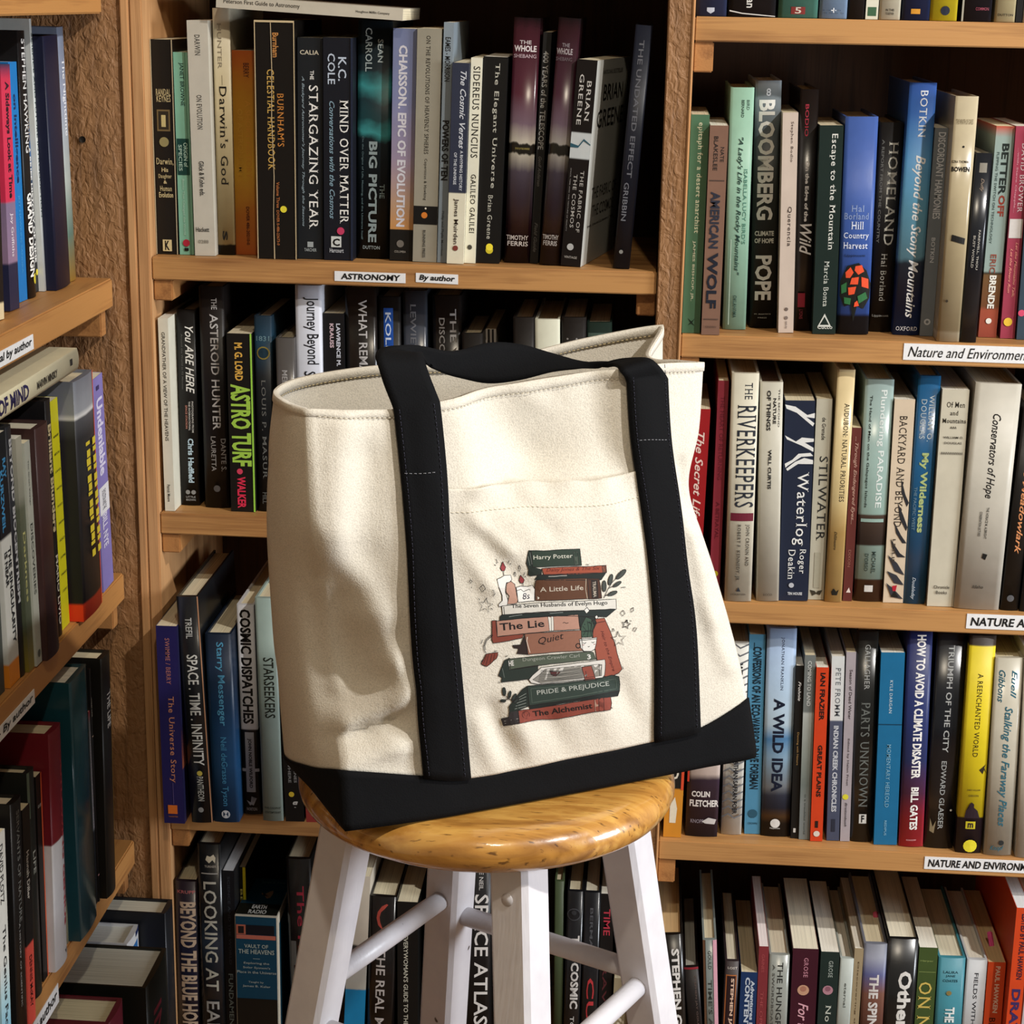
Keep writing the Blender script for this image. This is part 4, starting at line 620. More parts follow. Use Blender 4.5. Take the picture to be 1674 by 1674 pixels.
# ================================================================ bottom right shelf
shelf_row([
 B(1072,1116,1529,(1080,1121),'14110f','m','black film-covered hardback with white letters',t('STEPHEN GOULD',.1,.95,.55,.85,'e0dcd6','b'),Y=.0,pg='c8a878'),
 B(1117,1141,1582,(1124,1148),'16100f','h','short black hardback with red lining edge',t('STEPHEN JAY GOULD',.08,.6,.62,.78,'5a4a44'),p_(0,.02,0,1,'8a2430'),Y=.002,pg='b0aca0'),
 B(1141,1173,1537,(1147,1173),([(0,'7c8480'),(1,'7a827e')],4,(1,1,1),0),'m','grey and pink film-covered hardback',t('GOULD',.08,.22,.35,.58,'3a403c'),t("TIME'S ARROW",.3,.95,.32,.6,'3a403c'),p_(0,1,.72,1,'cf9aa8'),p_(0,1,0,.16,'7a5a44'),p_(0,1,.16,.19,'1c1a18'),p_(0,1,.69,.72,'1c1a18')),
 B(1177,1209,1571,(1173,1202),'2c2122','h','dark brown hardback with orange-framed panel',t('LOST',.05,.07,.2,.9,'d9d2c8','h'),p_(.12,1,.1,.88,'b06a3a'),p_(.13,1,.18,.82,'2c1a1c'),t('STEPHEN JAY GOULD',.15,.95,.42,.72,'d9b8a0','b')),
 B(1210,1240,1590,(1209,1233),'17325c','p','navy paperback with torn top edge',t('Adventures in',.08,.55,.62,.85,'c2ccd8','b'),t('CONTENTMENT',.05,.85,.28,.58,'c2ccd8','b')),
 B(1241,1257,1548,(1236,1252),'7c2f34','p','thin brick red paperback with white pages',t('GAINES',.06,.2,.3,.6,'a04a4c'),t('THE OPEN ROAD',.35,.9,.3,.6,'a04a4c'),pg='ece0dc'),
 B(1257,1292,1561,(1254,1285),'8a8d86','m','grey film-covered hardback with wide-spaced capitals',t('THE HUNGRY OCEAN',.06,1,.42,.7,'2a2c2a'),t('A SWORDBOAT CAPTAIN',.08,.9,.18,.3,'5a5c58')),
 B(1297,1338,1552,(1290,1333),'3c1422','p','maroon paperback with peach rosette',t('GROSE',.07,.22,.45,.62,'c98a9a','n'),o_(.32,.47,.23,'c2967a'),o_(.31,.47,.12,'a87460'),t('For the love of',.42,1,.3,.7,'d9a4b0','i')),
 B(1342,1373,1557,(1336,1366),'1c2b28','p','dark green paperback with pink rosette',t('GROSE',.07,.2,.45,.68,'a9b4ac','n'),o_(.3,.47,.28,'b0808c'),o_(.29,.47,.15,'8a5a68'),t('No place like',.42,1,.3,.7,'c2c8bc','n')),
 B(1373,1396,1567,(1366,1389),'a3a9a2','h','pale silver green hardback with dark blue hinge',t('eternal',.2,.4,.4,.6,'5a605c')),
 B(1396,1411,1551,(1388,1404),'9a8a6c','p','narrow tan paperback with speckled edge',t('Discovering the Desert',.1,.9,.4,.6,'5a4a34')),
 B(1413,1449,1543,(1404,1444),([(0,'6a6c76'),(.1,'7a7c8a'),(.22,'4a4c74'),(.35,'6a4436'),(.6,'5c3a30'),(1,'3c2824')],14,(1,1,1),.08),'h','dusky grey violet hardback with bookmark in pages',t('THE SPINE OF THE',.22,1,.3,.72,'d0ccc8','b')),
 B(1452,1502,1535,(1444,1493),([(0,'141414'),(.05,'3a3a3a'),(.16,'1c1c1c'),(1,'121212')],40,(1,.1,.1),.08),'m','wide black hardback with tall white lettering',t('Otherlands',.22,.95,.4,.85,'dcdad4','b')),
 B(1503,1534,1550,(1495,1525),'3e5028','p','moss green paperback with gold capitals',t('Harper',.09,.105,.1,.8,'8a9a5a','h'),p_(.175,.178,.05,.95,'8a9a5a'),t('ON NATURE',.25,1,.1,.8,'cdb45c','n')),
 B(1535,1578,1566,(1527,1572),'3d7f8c','h','turquoise hardback with small dark lines',t('LAURA',.1,.12,.2,.75,'1c4450','h'),t('JANE',.13,.15,.3,.65,'1c4450','h'),t('COATES',.165,.185,.2,.75,'1c4450','h'),o_(.27,.45,.1,'8a7a4a'),t('THE',.38,.5,.35,.7,'dfe6e4','b'),pg='e9e2c8'),
 B(1580,1614,1569,(1571,1606),'c0c3c6','h','white hardback with thin black small capitals',t('FIELDS WITHOUT DREAMS',.1,.95,.4,.6,'3a3e44')),
 B(1615,1645,1574,(1608,1636),'cf4a22','p','orange paperback with white author name',t('PAUL HAWKEN',.03,.4,.45,.72,'e6c8b4','b'),t('Blessed Unrest',.44,.95,.3,.65,'4a1a14','n'),pg='d9be8c'),
 B(1654,1686,1485,(1636,1668),'c8431c','p','tall orange paperback with black capitals',t('EDITED BY PAUL HAWKEN',.03,.37,.4,.78,'3a1c2c','b'),t('DRAWDOWN',.42,1,.2,.8,'3a2a5c','b'),Y=-.01,pg='dadada'),
 B(1687,1715,1520,(1670,1698),'aeb2b4','p','pale grey paperback at the bottom frame edge',Y=.0),
], ZR[4], 'bottom right shelf', 'books on the bottom right shelf', xmin=RX0+.0012, maxd=.22, dm=1.5)
# slips and bookmarks standing out of page tops
def bookmark(px, py, Y, Yb, col, label):
    a = PY(px, py, Y); L = Vector(a)
    r = tag(link('bookmark', mesh('bookmark', [(0, 0, -.02), (.0055, 0, -.02), (.0055, .0, .010), (.002, -.003, .012), (-.001, -.001, .011), (0, .0006, -.02), (.0055, .0006, -.02), (.0055, .0006, .010), (.002, -.0024, .012), (-.001, -.0004, .011)],
        [(0, 1, 2, 3, 4), (9, 8, 7, 6, 5), (0, 5, 6, 1), (1, 6, 7, 2), (2, 7, 8, 3), (3, 8, 9, 4), (4, 9, 5, 0)]), flat_mat(col)), label, 'bookmark')
    r.location = L; r.rotation_euler = (-.5, 0, .3)
bookmark(1430, 1508, .07, 0, 'd0506a', 'pink paper bookmark in the grey violet hardback, bottom right shelf')
bookmark(1617, 1541, .045, 0, 'd8508c', 'bright pink bookmark slip in the orange paperback, bottom right shelf')
# ================================================================ left bookcase rows (spines face the room)
def side_row(books, z, where, group):
    """front row along the side wall; listed from far (image right) to near"""
    prev = None; k = len(books)
    for i, b in enumerate(books):
        xt0, xt1, yt = b.t; xb0, xb1, yb = b.bot
        X = b.Y if b.Y is not None else min(max(PZ(xb1, yb, z).x, -.566), -.512)
        T0 = PXp(xt0, yt, X); T1 = PXp(xt1, yt, X); Q0 = PXp(xb0, yb, X); Q1 = PXp(xb1, yb, X)
        h = T1.z-z; w = ((T1.y-T0.y)+(Q1.y-Q0.y))/2; sl = ((T1.y-Q1.y)+(T0.y-Q0.y))/2/h; y1 = Q1.y
        sl = max(-.07, min(.07, sl)); y0 = y1-w
        if prev is None: lim, limt = -.008, -.008-0*h
        else: lim, limt = prev[0], prev[0]+prev[1]*min(h, prev[2])
        if y1 > lim-.0003: y1 = lim-.0003
        hh = h if prev is None else min(h, prev[2])
        if y1+sl*hh > limt-.0003: sl = (limt-.0003-y1)/hh
        w = max(y1-y0, .004); w = min(w, .06)
        an = math.atan(sl); Lh = h/math.cos(an); wl = w*math.cos(an)
        root = thing('book', (X, y1-w, z+(abs(math.sin(an))*wl if an > 0 else 0)+.0005), f"{b.look}, {ORD[i]} from the back on {where}", 'book', group)
        root.rotation_euler = Matrix.Rotation(math.pi/2, 3, 'Z').to_euler() if abs(an) < 1e-5 else (Matrix.Rotation(math.pi/2, 3, 'Z') @ Matrix.Rotation(an, 3, 'Y')).to_euler()
        lift = abs(math.sin(an))*wl if an > 0 else 0
        book_parts(root, wl, Lh-lift, b.d or min(max(Lh*.66, .11), .17), b.col, b.kind, b.pr, b.pg)
        prev = (y1-w, sl, h)
side_row([
 B(92,103,45,(115,124.5,457),([(0,'7a8498'),(.3,'8a90a0'),(.6,'a9b0a8'),(.8,'6a8a7c'),(1,'b08a3a')],30,(1,1,1),.1),'h','tall pale picture hardback against the plank',t('The Nighttime',.12,.42,.2,.7,'e0e2e6')),
 B(69,92,59,(90,115,465),'171a30','h','plain dark navy hardback'),
 B(53,67,31,(68,90,469),([(0,'c2c6c2'),(1,'cfd2ce')],4,(1,1,1),0),'h','tall white hardback with grey lettering',t('SCIENCE AND FUTURE INTRODUCTION',.05,.72,.3,.8,'4a5654')),
 B(40,50,60,(59,68,475),([(0,'1c1c1e'),(.3,'2a2426'),(.45,'2a5a8c'),(.6,'1c1c24'),(1,'16161a')],10,(1,1,1),.05),'p','black and blue paperback with yellow dot',t('STEPHEN HAWKING',.03,.4,.3,.8,'c2a88a'),t('A BRIEF HISTORY OF TIME',.42,.88,.2,.8,'e2e0da','b'),o_(.92,.6,.35,'d9c83a')),
 B(27,37.5,50,(45,59,484),'141416','h','black hardback with white block capitals',t('STEPHEN HAWKING',.03,.45,.3,.75,'dcdad6'),t('GRAND DESIGN',.6,.92,.2,.8,'eceae4','b'),o_(.93,.75,.25,'d9c83a')),
 B(13,27,101,(32,45,490),'1474b8','p','vivid blue paperback with navy title',t('on intelligence',.13,.5,.3,.75,'142a54','b'),t('JEFF HAWKINS SANDRA',.55,.88,.35,.65,'3f93cc')),
 B(0,13,104,(14,32,504),([(0,'2a2c4a'),(.06,'c9304e'),(.55,'c9304e'),(.56,'7c6a84'),(.8,'8a7088'),(.81,'22243e'),(1,'24263f')],8,(1,1,1),.01),'p','navy and crimson paperback with dark title',t('A Sideways Look at Time',.07,.54,.3,.8,'2a1020','b'),t('Jay Griffiths',.6,.78,.35,.7,'d9ccd4')),
 B(-16,-4,150,(-6,7,522),([(0,'14110f'),(.92,'14110f'),(.93,'d9c8a0'),(1,'d9c8a0')],5,(1,1,1),0),'p','black paperback with cream edge'),
 B(-48,-18,110,(-36,-8,540),'c9b48a','h','tan hardback nearest the frame edge'),
], ZL[1], 'upper left shelf', 'books on the upper left shelf')
side_row([
 B(149,167,612,(169,186,952),'7f76b4','p','lavender paperback with white title',t('Undeniable',.1,.46,.3,.85,'d6d2ea','b'),p_(.51,.64,.1,1,'dcdce0'),t('EVOLUTION AND THE',.53,.62,.35,.7,'3a3a44'),t('BILL NYE',.64,.8,.25,.7,'cfcbe4','b'),p_(.04,.06,.35,.6,'3a3464')),
 B(115,148,607,(130,167,985),([(0,'6a6e78'),(.13,'8a8e96'),(.15,'cfd0d0'),(.16,'4a4c52'),(.24,'26262a'),(.92,'1c1c1e'),(.93,'e0401c'),(1,'d93c1a')],10,(1,1,1),.02),'h','thick black hardback with yellow blocks',p_(0,1,.95,1,'e0502c'),*[p_(.27+.035*k,.27+.035*k+(.03 if k%3 else .015),.4+.03*(k%2),.6,'e0cc3a') for k in range(14)],*[p_(.265+.038*k,.265+.038*k+(.02 if k%2 else .03),.68,.88,'e0cc3a') for k in range(13)]),
 B(99,110,640,(119,129,998),([(0,'1c3a6a'),(.05,'16141a'),(.54,'16141a'),(.545,'d9d6cc'),(.8,'d9d6cc'),(.81,'d04a34'),(1,'cf4630')],5,(1,1,1),0),'p','black, white and red banded paperback',t('DESMOND MORRIS',.03,.42,.25,.8,'d0504c','b'),t('THE BIOLOGY OF ART',.43,.8,.2,.8,'8a8784','b')),
 B(80,99,647,(101,118,1015),'d8d422','p','lemon yellow paperback with faint small print',*[t(w_,.15+.075*k,.16+.075*k,.3,.9,'5a5c2a','h') for k,w_ in enumerate(['MANKIND','MEDICINE','1543','WITH','PHYSICS','DARWIN','AND','HOME','MARS','ZERO'])]),
 B(72,80,652,(92,102,1035),([(0,'1c1a1c'),(1,'141214')],5,(1,1,1),0),'h','black hardback with small cream lettering',t('Brilliant Blunders',.1,.55,.2,.7,'c2b48c','b'),t('MARIO LIVIO',.65,.95,.3,.7,'c9c4b4')),
 B(55,75,690,(74,97,1060),'3a2424','h','plain maroon brown hardback'),
 B(45,61,711,(62,73,1077),'aeb2a8','p','pale grey paperback with thin dark title',t('DISCOVERIES',.36,.68,.3,.7,'3a403c'),t('The Great Voyage',.08,.28,.4,.6,'4a504c'),o_(.95,.5,.25,'5a605c')),
 B(33,44,706,(46,59,1088),([(0,'a9a89a'),(.25,'8a8c80'),(.3,'5a6050'),(.8,'4a5240'),(1,'8a7a2a')],20,(1,1,1),.08),'p','mossy photo-cover paperback',t('Darkness',.4,.7,.3,.7,'b9b87a')),
 B(17,33,684,(35,45,1096),'22242a','h','charcoal hardback with grey capitals',t('BEYOND BIOCENTRISM',.05,.7,.3,.8,'b9bcc0','b')),
 B(0,15,700,(12,34,1108),([(0,'141820'),(.4,'141820'),(.41,'cdd0cc'),(.9,'cdd0cc'),(.91,'e08a2a'),(1,'e08a2a')],5,(1,1,1),0),'p','black and white paperback, blue name',t('RAY',.1,.18,.55,.85,'3f8cc0','b'),t('KURZWEIL',.14,.38,.2,.5,'3f8cc0','b'),t('THE SINGULARITY',.45,.84,.55,.85,'26282c','b'),t('IS NEAR',.46,.6,.2,.48,'26282c','b')),
 B(-30,-2,720,(-18,8,1130),([(0,'2c3234'),(.5,'4a4e4c'),(1,'3a4240')],20,(1,1,1),.2),'p','dark grey photo paperback'),
], ZL[2], 'middle left shelf', 'books on the middle left shelf')
side_row([
 B(163,181,1058,(176,189,1449),'15130f','h','tall black hardback with gilt edge',t('THE LIFE',.15,.3,.4,.8,'c2bfb8'),p_(.0,.9,.92,1,'8a6a2a')),
 B(147,163,1075,(165,176,1452),'171516','h','tall black hardback with white initials',t('WILD LAB',.12,.2,.3,.7,'d2cfc8'),p_(.28,.285,0,1,'b9a08a'),p_(.88,.885,0,1,'c08a8a')),
 B(149,158,1148,(158,165,1467),([(0,'8a2c3c'),(.06,'6a6c70'),(.6,'7a7c82'),(.62,'24262a'),(1,'1c1e22')],5,(1,1,1),0),'p','slim grey paperback with pink top',t('Quantum of the Mind',.1,.6,.3,.7,'b9a8b0')),
 B(110,145,1080,(134,158,1497),'16404a','m','large teal film-covered hardback'),
 B(104,126,1196,(112,132,1509),([(0,'7a8078'),(.12,'5a5c58'),(.3,'3a3234'),(.75,'4a4042'),(.85,'a9a88c'),(1,'8f9078')],10,(1,1,1),.08),'m','translucent brown film-covered hardback'),
 B(77,99,1177,(90,110,1563),([(0,'6a1620'),(.46,'701a24'),(.465,'d2d2d4'),(1,'d6d6d8')],5,(1,1,1),0),'h','crimson and white hardback with bold letters',t('OUTLAWING GENIUS',.1,.85,.72,.95,'a83a44','b'),t('V',.95,.97,.7,.9,'14120f','hb')),
 B(57,78,1247,(70,90,1577),'141110','p','black paperback with orange right edge',p_(0,1,.8,1,'d05a34'),*[p_(.14,.155,.2+.13*k,.25+.13*k,'c2bfb8') for k in range(4)]),
 B(42,56,1250,(59,69,1618),'20221f','h','charcoal hardback with green grey board',t('LIFE',.35,.45,.3,.6,'b0b4ac'),p_(0,.2,0,.2,'5a6a5c')),
 B(37,49,1310,(46,59,1671),([(0,'171515'),(.62,'171515'),(.63,'cf5044'),(1,'cf5044')],5,(1,1,1),0),'p','black and salmon paperback',t('Hannah Diller',.2,.42,.35,.7,'c2bfb8'),t('DENNIS McKAY',.68,.92,.35,.7,'3a1416')),
 B(20,38,1290,(28,46,1700),'131212','h','wide black hardback with faint spaced title',t('SERVANTS OF NATURE',.04,.5,.35,.6,'6a6c6a'),t('A HISTORY OF SCIENTIFIC',.5,.85,.3,.4,'8a8a88')),
 B(-6,7,1353,(2,20,1730),([(0,'d2d4ce'),(.55,'d2d4ce'),(.7,'a9ccd4'),(1,'2a9ac4')],5,(1,1,1),0),'p','white and aqua paperback with black title',t('DAVID PLOTZ',.05,.3,.3,.7,'26282a'),t('The Genius Factory',.4,.95,.3,.75,'1c1e22')),
], ZL[3], 'lower left shelf', 'books on the lower left shelf')
# ================================================================ books lying on top of others
def lying(loc, rotz, tilt, w, h, d, col, kind, label, pr, name='book', roll=0):
    """w = thickness, h = length of spine. spine faces -y, its top end towards +x"""
    r = thing(name, loc, label, 'book')
    r.rotation_euler = (Matrix.Rotation(rotz, 3, 'Z') @ Matrix.Rotation(tilt, 3, 'Y') @ Matrix.Rotation(math.pi/2, 3, 'Y')).to_euler()
    book_parts(r, w, h, d, col, kind, pr); return r
a = PY(353, 14, .0); b_ = PY(658, 33, .0)
a = Vector((PY(352, 12, .0)[0], -.0005, PY(352, 12, .0)[2])); 
lying((a.x, .0, 1.3332), 0, .018, .0115, (b_-a).length, .13, 'bdb5a4', 'p', 'thin white-spined paperback lying flat on top centre shelf books', [t('Peterson First Guide to Astronomy',.04,.45,.3,.75,'4a4640','u'),t('Houghton Mifflin Company',.75,.93,.35,.6,'4a4640')])
# cream book lying across the lavender and yellow ones
e1 = PXp(127, 602, -.516)
e0 = PXp(-14, 685, -.516)
def lying2(P0, Pe, inward, w, d, col, kind, label, pr):
    """spine runs from P0 (foot of the spine) to Pe (its head)"""
    z = (Pe-P0).normalized(); y = Vector(inward); y = (y-z*y.dot(z)).normalized(); x = y.cross(z)
    r = thing('book', P0, label, 'book'); r.rotation_euler = Matrix(((x.x, y.x, z.x), (x.y, y.y, z.y), (x.z, y.z, z.z))).to_euler()
    book_parts(r, w, (Pe-P0).length, d, col, kind, pr); return r
for o in [o for o in COL.objects if o.get('label', '').startswith('thin white-spined')]:
    for c in list(o.children): bpy.data.objects.remove(c)
    bpy.data.objects.remove(o)
q1, q0 = PY(658, 34, .001), PY(353, 12, .001)
lying2(q1, q0, (0, 1, 0), .0112, .13, 'bdb5a4', 'p', 'thin white-spined paperback lying flat across the top centre shelf books',
       [t('Peterson First Guide to Astronomy',.04,.45,.3,.75,'4a4640'),t('Houghton Mifflin Company',.75,.93,.35,.6,'4a4640')])
q1 = PXp(127, 603, -.514); q0 = PXp(-40, 712, -.514); q0.z = q1.z-.002
lying2(q1, q0, (-1, 0, 0), .0195, .15, 'cdc6a8', 'h', 'cream hardback lying flat over the middle left shelf books',
       [t('THE SOCIETY OF MIND',-.25,.47,.15,.85,'2a2450','b'),t('MARVIN MINSKY',.55,.76,.3,.65,'3a3630','b'),p_(.9,.925,.4,.7,'2a2826')])
# big books standing on the low ledge in the corner, spines to the right
def ledge_book(X, y0, y1, ztop, d, col, kind, label, pr, pg=None):
    z = .2004
    r = thing('book', (X, y0, z), label, 'book', 'books on the low corner ledge'); r.rotation_euler = (0, 0, math.pi/2)
    book_parts(r, y1-y0, ztop-z, d, col, kind, pr, pg)
ledge_book(-.484, -.041, -.0085, .396, .15, '17181c', 'h', 'black hardback furthest back on the low corner ledge, beside the post', [], 'e0dcc8')
ledge_book(-.512, -.088, -.045, .384, .14, 'c9cacc', 'h', 'white hardback with blue patch on the low corner ledge', [p_(.06,.5,.25,.8,'2f6aa8'),('g',[(.4,.12),(.55,.1),(.6,.18),(.45,.2)],'c9505a'),p_(.0,.03,.6,1,'1c2a54')], 'dcdcd2')
ledge_book(-.467, -.180, -.100, .389, .19, '14140f', 'h', 'very thick black hardback with wide page top on the low corner ledge', [t('INSIDE',.2,.9,.25,.6,'6a1c2a')], 'c9c8bc')
ledge_book(-.480, -.262, -.216, .398, .13, '5a1a26', 'h', 'maroon hardback nearest the camera on the low corner ledge', [], 'd2c8a4')

# ---------------------------------------------------------------- boxed audio course, bottom centre shelf
def audio_box():
    Y = -.004; a0, a1 = PY(383, 1496, Y), PY(453, 1496, Y); z0 = ZC[3]; h = a0.z-z0; w = a1.x-a0.x; d = .088
    r = thing('audiobook_box', (a0.x, Y, z0+.0003), 'teal and black boxed audio course with lecture titles, bottom centre shelf', 'box')
    m = cover_mat('0f4258', 'p'); mw = flat_mat('d6cdb8', .6, 'card_edge')
    link('box_body', bevel_box('box_body', 0, w, .0006, d, 0, h, .0008), flat_mat('cfc6b2', .6, 'card'), r)
    link('front_panel', bevel_box('front_panel', .0012, w-.0012, -.0002, .0008, .0, h-.0015, 0), m, r)
    link('top_panel', bevel_box('top_panel', .001, w-.001, .003, d-.002, h-.0002, h+.0008, 0), m, r)
    link('top_stripe', bevel_box('top_stripe', .001, w-.001, .003, .026, h, h+.0011, 0), flat_mat('14160f'), r)
    link('side_panel', bevel_box('side_panel', w-.0004, w+.0006, .01, d-.002, h*.0, h*.93, 0), cover_mat('163c4c', 'p'), r)
    def txt(s, f0, f1, c0, c1, c, top=False, bold=.01):
        v, f = text_geo(s, bold, 0)
        if not top: pts = [((c0+a*(c1-c0))*w, -.0005, h*(1-(f1-b*(f1-f0)))) for a, b in v]
        else: pts = [((c0+a*(c1-c0))*w, (f0+b*(f1-f0))*d, h+.0015) for a, b in v]
        link('lettering', mesh('lettering', pts, f), flat_mat(c), r)
    def pan(nm, f0, f1, c0, c1, c, e=.0006):
        link(nm, mesh(nm, [(c0*w, -e, h*(1-f0)), (c1*w, -e, h*(1-f0)), (c1*w, -e, h*(1-f1)), (c0*w, -e, h*(1-f1))], [(0, 3, 2, 1)]), flat_mat(c), r)
    pan('title_block', .06, .125, .28, .93, '12141c'); pan('logo_block', .06, .125, .04, .26, 'c06a50'); pan('logo_inset', .07, .118, .09, .22, '241c1c', .0008)
    pan('stripe', .128, .155, .04, .96, 'c8705a')
    txt('PORTABLE', .07, .086, .32, .88, 'e4e0d6', bold=.03); txt('PROFESSOR', .095, .112, .32, .9, 'e4e0d6', bold=.03); txt('SCIENCE', .134, .148, .3, .7, '5a2a20')
    txt('VAULT OF', .19, .215, .22, .78, 'b9c4b8'); txt('THE HEAVENS', .225, .255, .08, .92, 'b9c4b8'); pan('rule', .285, .288, .42, .58, 'a9b4ac')
    for i, s in enumerate(['Exploring the', "Solar System's", 'Place in the Universe']): txt(s, .31+.03*i, .328+.03*i, [.2, .18, .04][i], [.8, .82, .96][i], 'a9b4ac')
    txt('Taught by', .44, .455, .3, .66, 'a9b4ac'); txt('James B. Kaler', .467, .485, .16, .82, 'a9b4ac')
    link('photo_panel', bevel_box('photo_panel', .0012, w-.0012, -.0006, .0002, 0, h*.44, 0), cover_mat('1c1812', 'p'), r)
    txt('RADIO', .03, .13, .3, .72, 'd9d6cc', True, .03); txt('EARTH', .16, .26, .34, .68, 'd9d6cc', True, .03); txt('James B. Kaler', .82, .9, .3, .9, '6a8a8c', True)
    v = [(w*(.55+.14*math.cos(a)), d*(.55+.07*math.sin(2*a+.4)+.06*math.sin(a)), h+.0013) for a in [i*math.tau/10 for i in range(10)]]
    link('emblem', mesh('emblem', v, [tuple(range(10))]), flat_mat('a88a6a'), r)
audio_box()

# ---------------------------------------------------------------- stool
SCX, SCY, ZS = -.1151, -.3819, .7403
def grid_mesh(name, rows, closed_u=False, smooth=True, cap=False):
    n = len(rows[0]); vs = [p for r in rows for p in r]; fs = []
    for i in range(len(rows)-1):
        for j in range(n if closed_u else n-1):
            k = (j+1) % n; fs.append((i*n+j, i*n+k, (i+1)*n+k, (i+1)*n+j))
    if cap: fs.append(tuple(range(n))[::-1]); fs.append(tuple(range((len(rows)-1)*n, len(rows)*n)))
    return mesh(name, vs, fs, smooth)
def seat_mat():
    m, nt, b = nodes('varnished_seat_wood'); tc = N(nt, 'ShaderNodeTexCoord'); mp = N(nt, 'ShaderNodeMapping')
    mp.inputs['Scale'].default_value = (9, 60, 30); mp.inputs['Rotation'].default_value = (0, 0, .35); nt.links.new(tc.outputs['Object'], mp.inputs[0])
    n1 = N(nt, 'ShaderNodeTexNoise'); n1.inputs['Scale'].default_value = 1; n1.inputs['Detail'].default_value = 6; n1.inputs['Distortion'].default_value = 1.5; nt.links.new(mp.outputs[0], n1.inputs[0])
    m2 = N(nt, 'ShaderNodeMapping'); m2.inputs['Scale'].default_value = (60, 420, 200); m2.inputs['Rotation'].default_value = (0, 0, .35); nt.links.new(tc.outputs['Object'], m2.inputs[0])
    n2 = N(nt, 'ShaderNodeTexNoise'); n2.inputs['Scale'].default_value = 1; n2.inputs['Detail'].default_value = 3; nt.links.new(m2.outputs[0], n2.inputs[0])
    rp = ramp(nt, [(.3, '8a5a24'), (.48, 'b8823a'), (.68, 'd4a252')]); nt.links.new(n1.outputs['Fac'], rp.inputs[0])
    r2 = ramp(nt, [(.3, '4a2c10'), (.38, 'ffffff')]); nt.links.new(n2.outputs['Fac'], r2.inputs[0])
    mx = N(nt, 'ShaderNodeMix', data_type='RGBA', blend_type='MULTIPLY'); mx.inputs[0].default_value = .75
    nt.links.new(rp.outputs[0], mx.inputs[6]); nt.links.new(r2.outputs[0], mx.inputs[7]); nt.links.new(mx.outputs[2], b.inputs['Base Color'])
    b.inputs['Roughness'].default_value = .32; b.inputs['Coat Weight'].default_value = .9; b.inputs['Coat Roughness'].default_value = .1
    bu = N(nt, 'ShaderNodeBump'); bu.inputs['Strength'].default_value = .45; bu.inputs['Distance'].default_value = .0012
    n3 = N(nt, 'ShaderNodeTexNoise'); n3.inputs['Scale'].default_value = 55; n3.inputs['Detail'].default_value = 5; nt.links.new(tc.outputs['Object'], n3.inputs[0])
    nt.links.new(n3.outputs['Fac'], bu.inputs['Height']); nt.links.new(bu.outputs[0], b.inputs['Normal']); nt.links.new(bu.outputs[0], b.inputs['Coat Normal'])
    return m
def paint_mat():
    m, nt, b = nodes('chipped_white_paint'); tc = N(nt, 'ShaderNodeTexCoord')
    n1 = N(nt, 'ShaderNodeTexNoise'); n1.inputs['Scale'].default_value = 45; n1.inputs['Detail'].default_value = 3; nt.links.new(tc.outputs['Object'], n1.inputs[0])
    rp = ramp(nt, [(.225, '4a423c'), (.25, 'cfccd0'), (.5, 'd6d3d6'), (1, 'dcdadc')]); nt.links.new(n1.outputs['Fac'], rp.inputs[0]); nt.links.new(rp.outputs[0], b.inputs['Base Color'])
    b.inputs['Roughness'].default_value = .38
    mp = N(nt, 'ShaderNodeMapping'); mp.inputs['Scale'].default_value = (250, 250, 12); nt.links.new(tc.outputs['Object'], mp.inputs[0])
    n2 = N(nt, 'ShaderNodeTexNoise'); n2.inputs['Scale'].default_value = 1; nt.links.new(mp.outputs[0], n2.inputs[0])
    bu = N(nt, 'ShaderNodeBump'); bu.inputs['Strength'].default_value = .35; bu.inputs['Distance'].default_value = .0008
    nt.links.new(n2.outputs['Fac'], bu.inputs['Height']); nt.links.new(bu.outputs[0], b.inputs['Normal']); return m
st = thing('bar_stool', (SCX, SCY, 0), 'round-seated wooden bar stool with white painted legs', 'stool')
PW = paint_mat()
prof = [(0, -.0010), (.05, -.0010), (.10, -.0006), (.128, .0), (.138, -.0003), (.1465, -.0028), (.1525, -.0085), (.155, -.0165), (.1535, -.0245), (.149, -.0305), (.142, -.0345), (.134, -.0352), (.0, -.0352)]
rows = [[(max(r, .0005)*math.cos(a), max(r, .0005)*math.sin(a), ZS+z) for a in [i*math.tau/96 for i in range(96)]] for r, z in prof]
o = link('seat', grid_mesh('seat', rows, True, True, True), seat_mat(), st)
sub = o.modifiers.new('s', 'SUBSURF'); sub.levels = sub.render_levels = 1
AA = math.radians(17.78); TW = math.radians(-2.52); ZU = ZS-.0352
LEGS = {}
def legpt(k, z): th = math.radians([-90, 0, 90, 180][k])+AA; r = .1128+.1752*(ZU-z); return Vector((r*math.cos(th), r*math.sin(th), z)), th+TW
def leg(k):
    rows = []; bev = .0028; w = .035
    for z in (ZU+.0005, .5, .25, 0.0):
        c, ph = legpt(k, z); ring = []
        for q in range(4):
            for s in (-1, 1):
                a = ph+q*math.pi/2; e = Vector((math.cos(a), math.sin(a), 0)); f = Vector((-math.sin(a), math.cos(a), 0))
                ring.append(c+e*(w/math.sqrt(2)-bev)+f*bev*s)
        rows.append([tuple(p) for p in ring])
    me = grid_mesh('leg', rows, True, False, True)
    bm = bmesh.new(); bm.from_mesh(me); bmesh.ops.recalc_face_normals(bm, faces=bm.faces); bm.to_mesh(me); bm.free()
    return link('leg', me, PW, st)
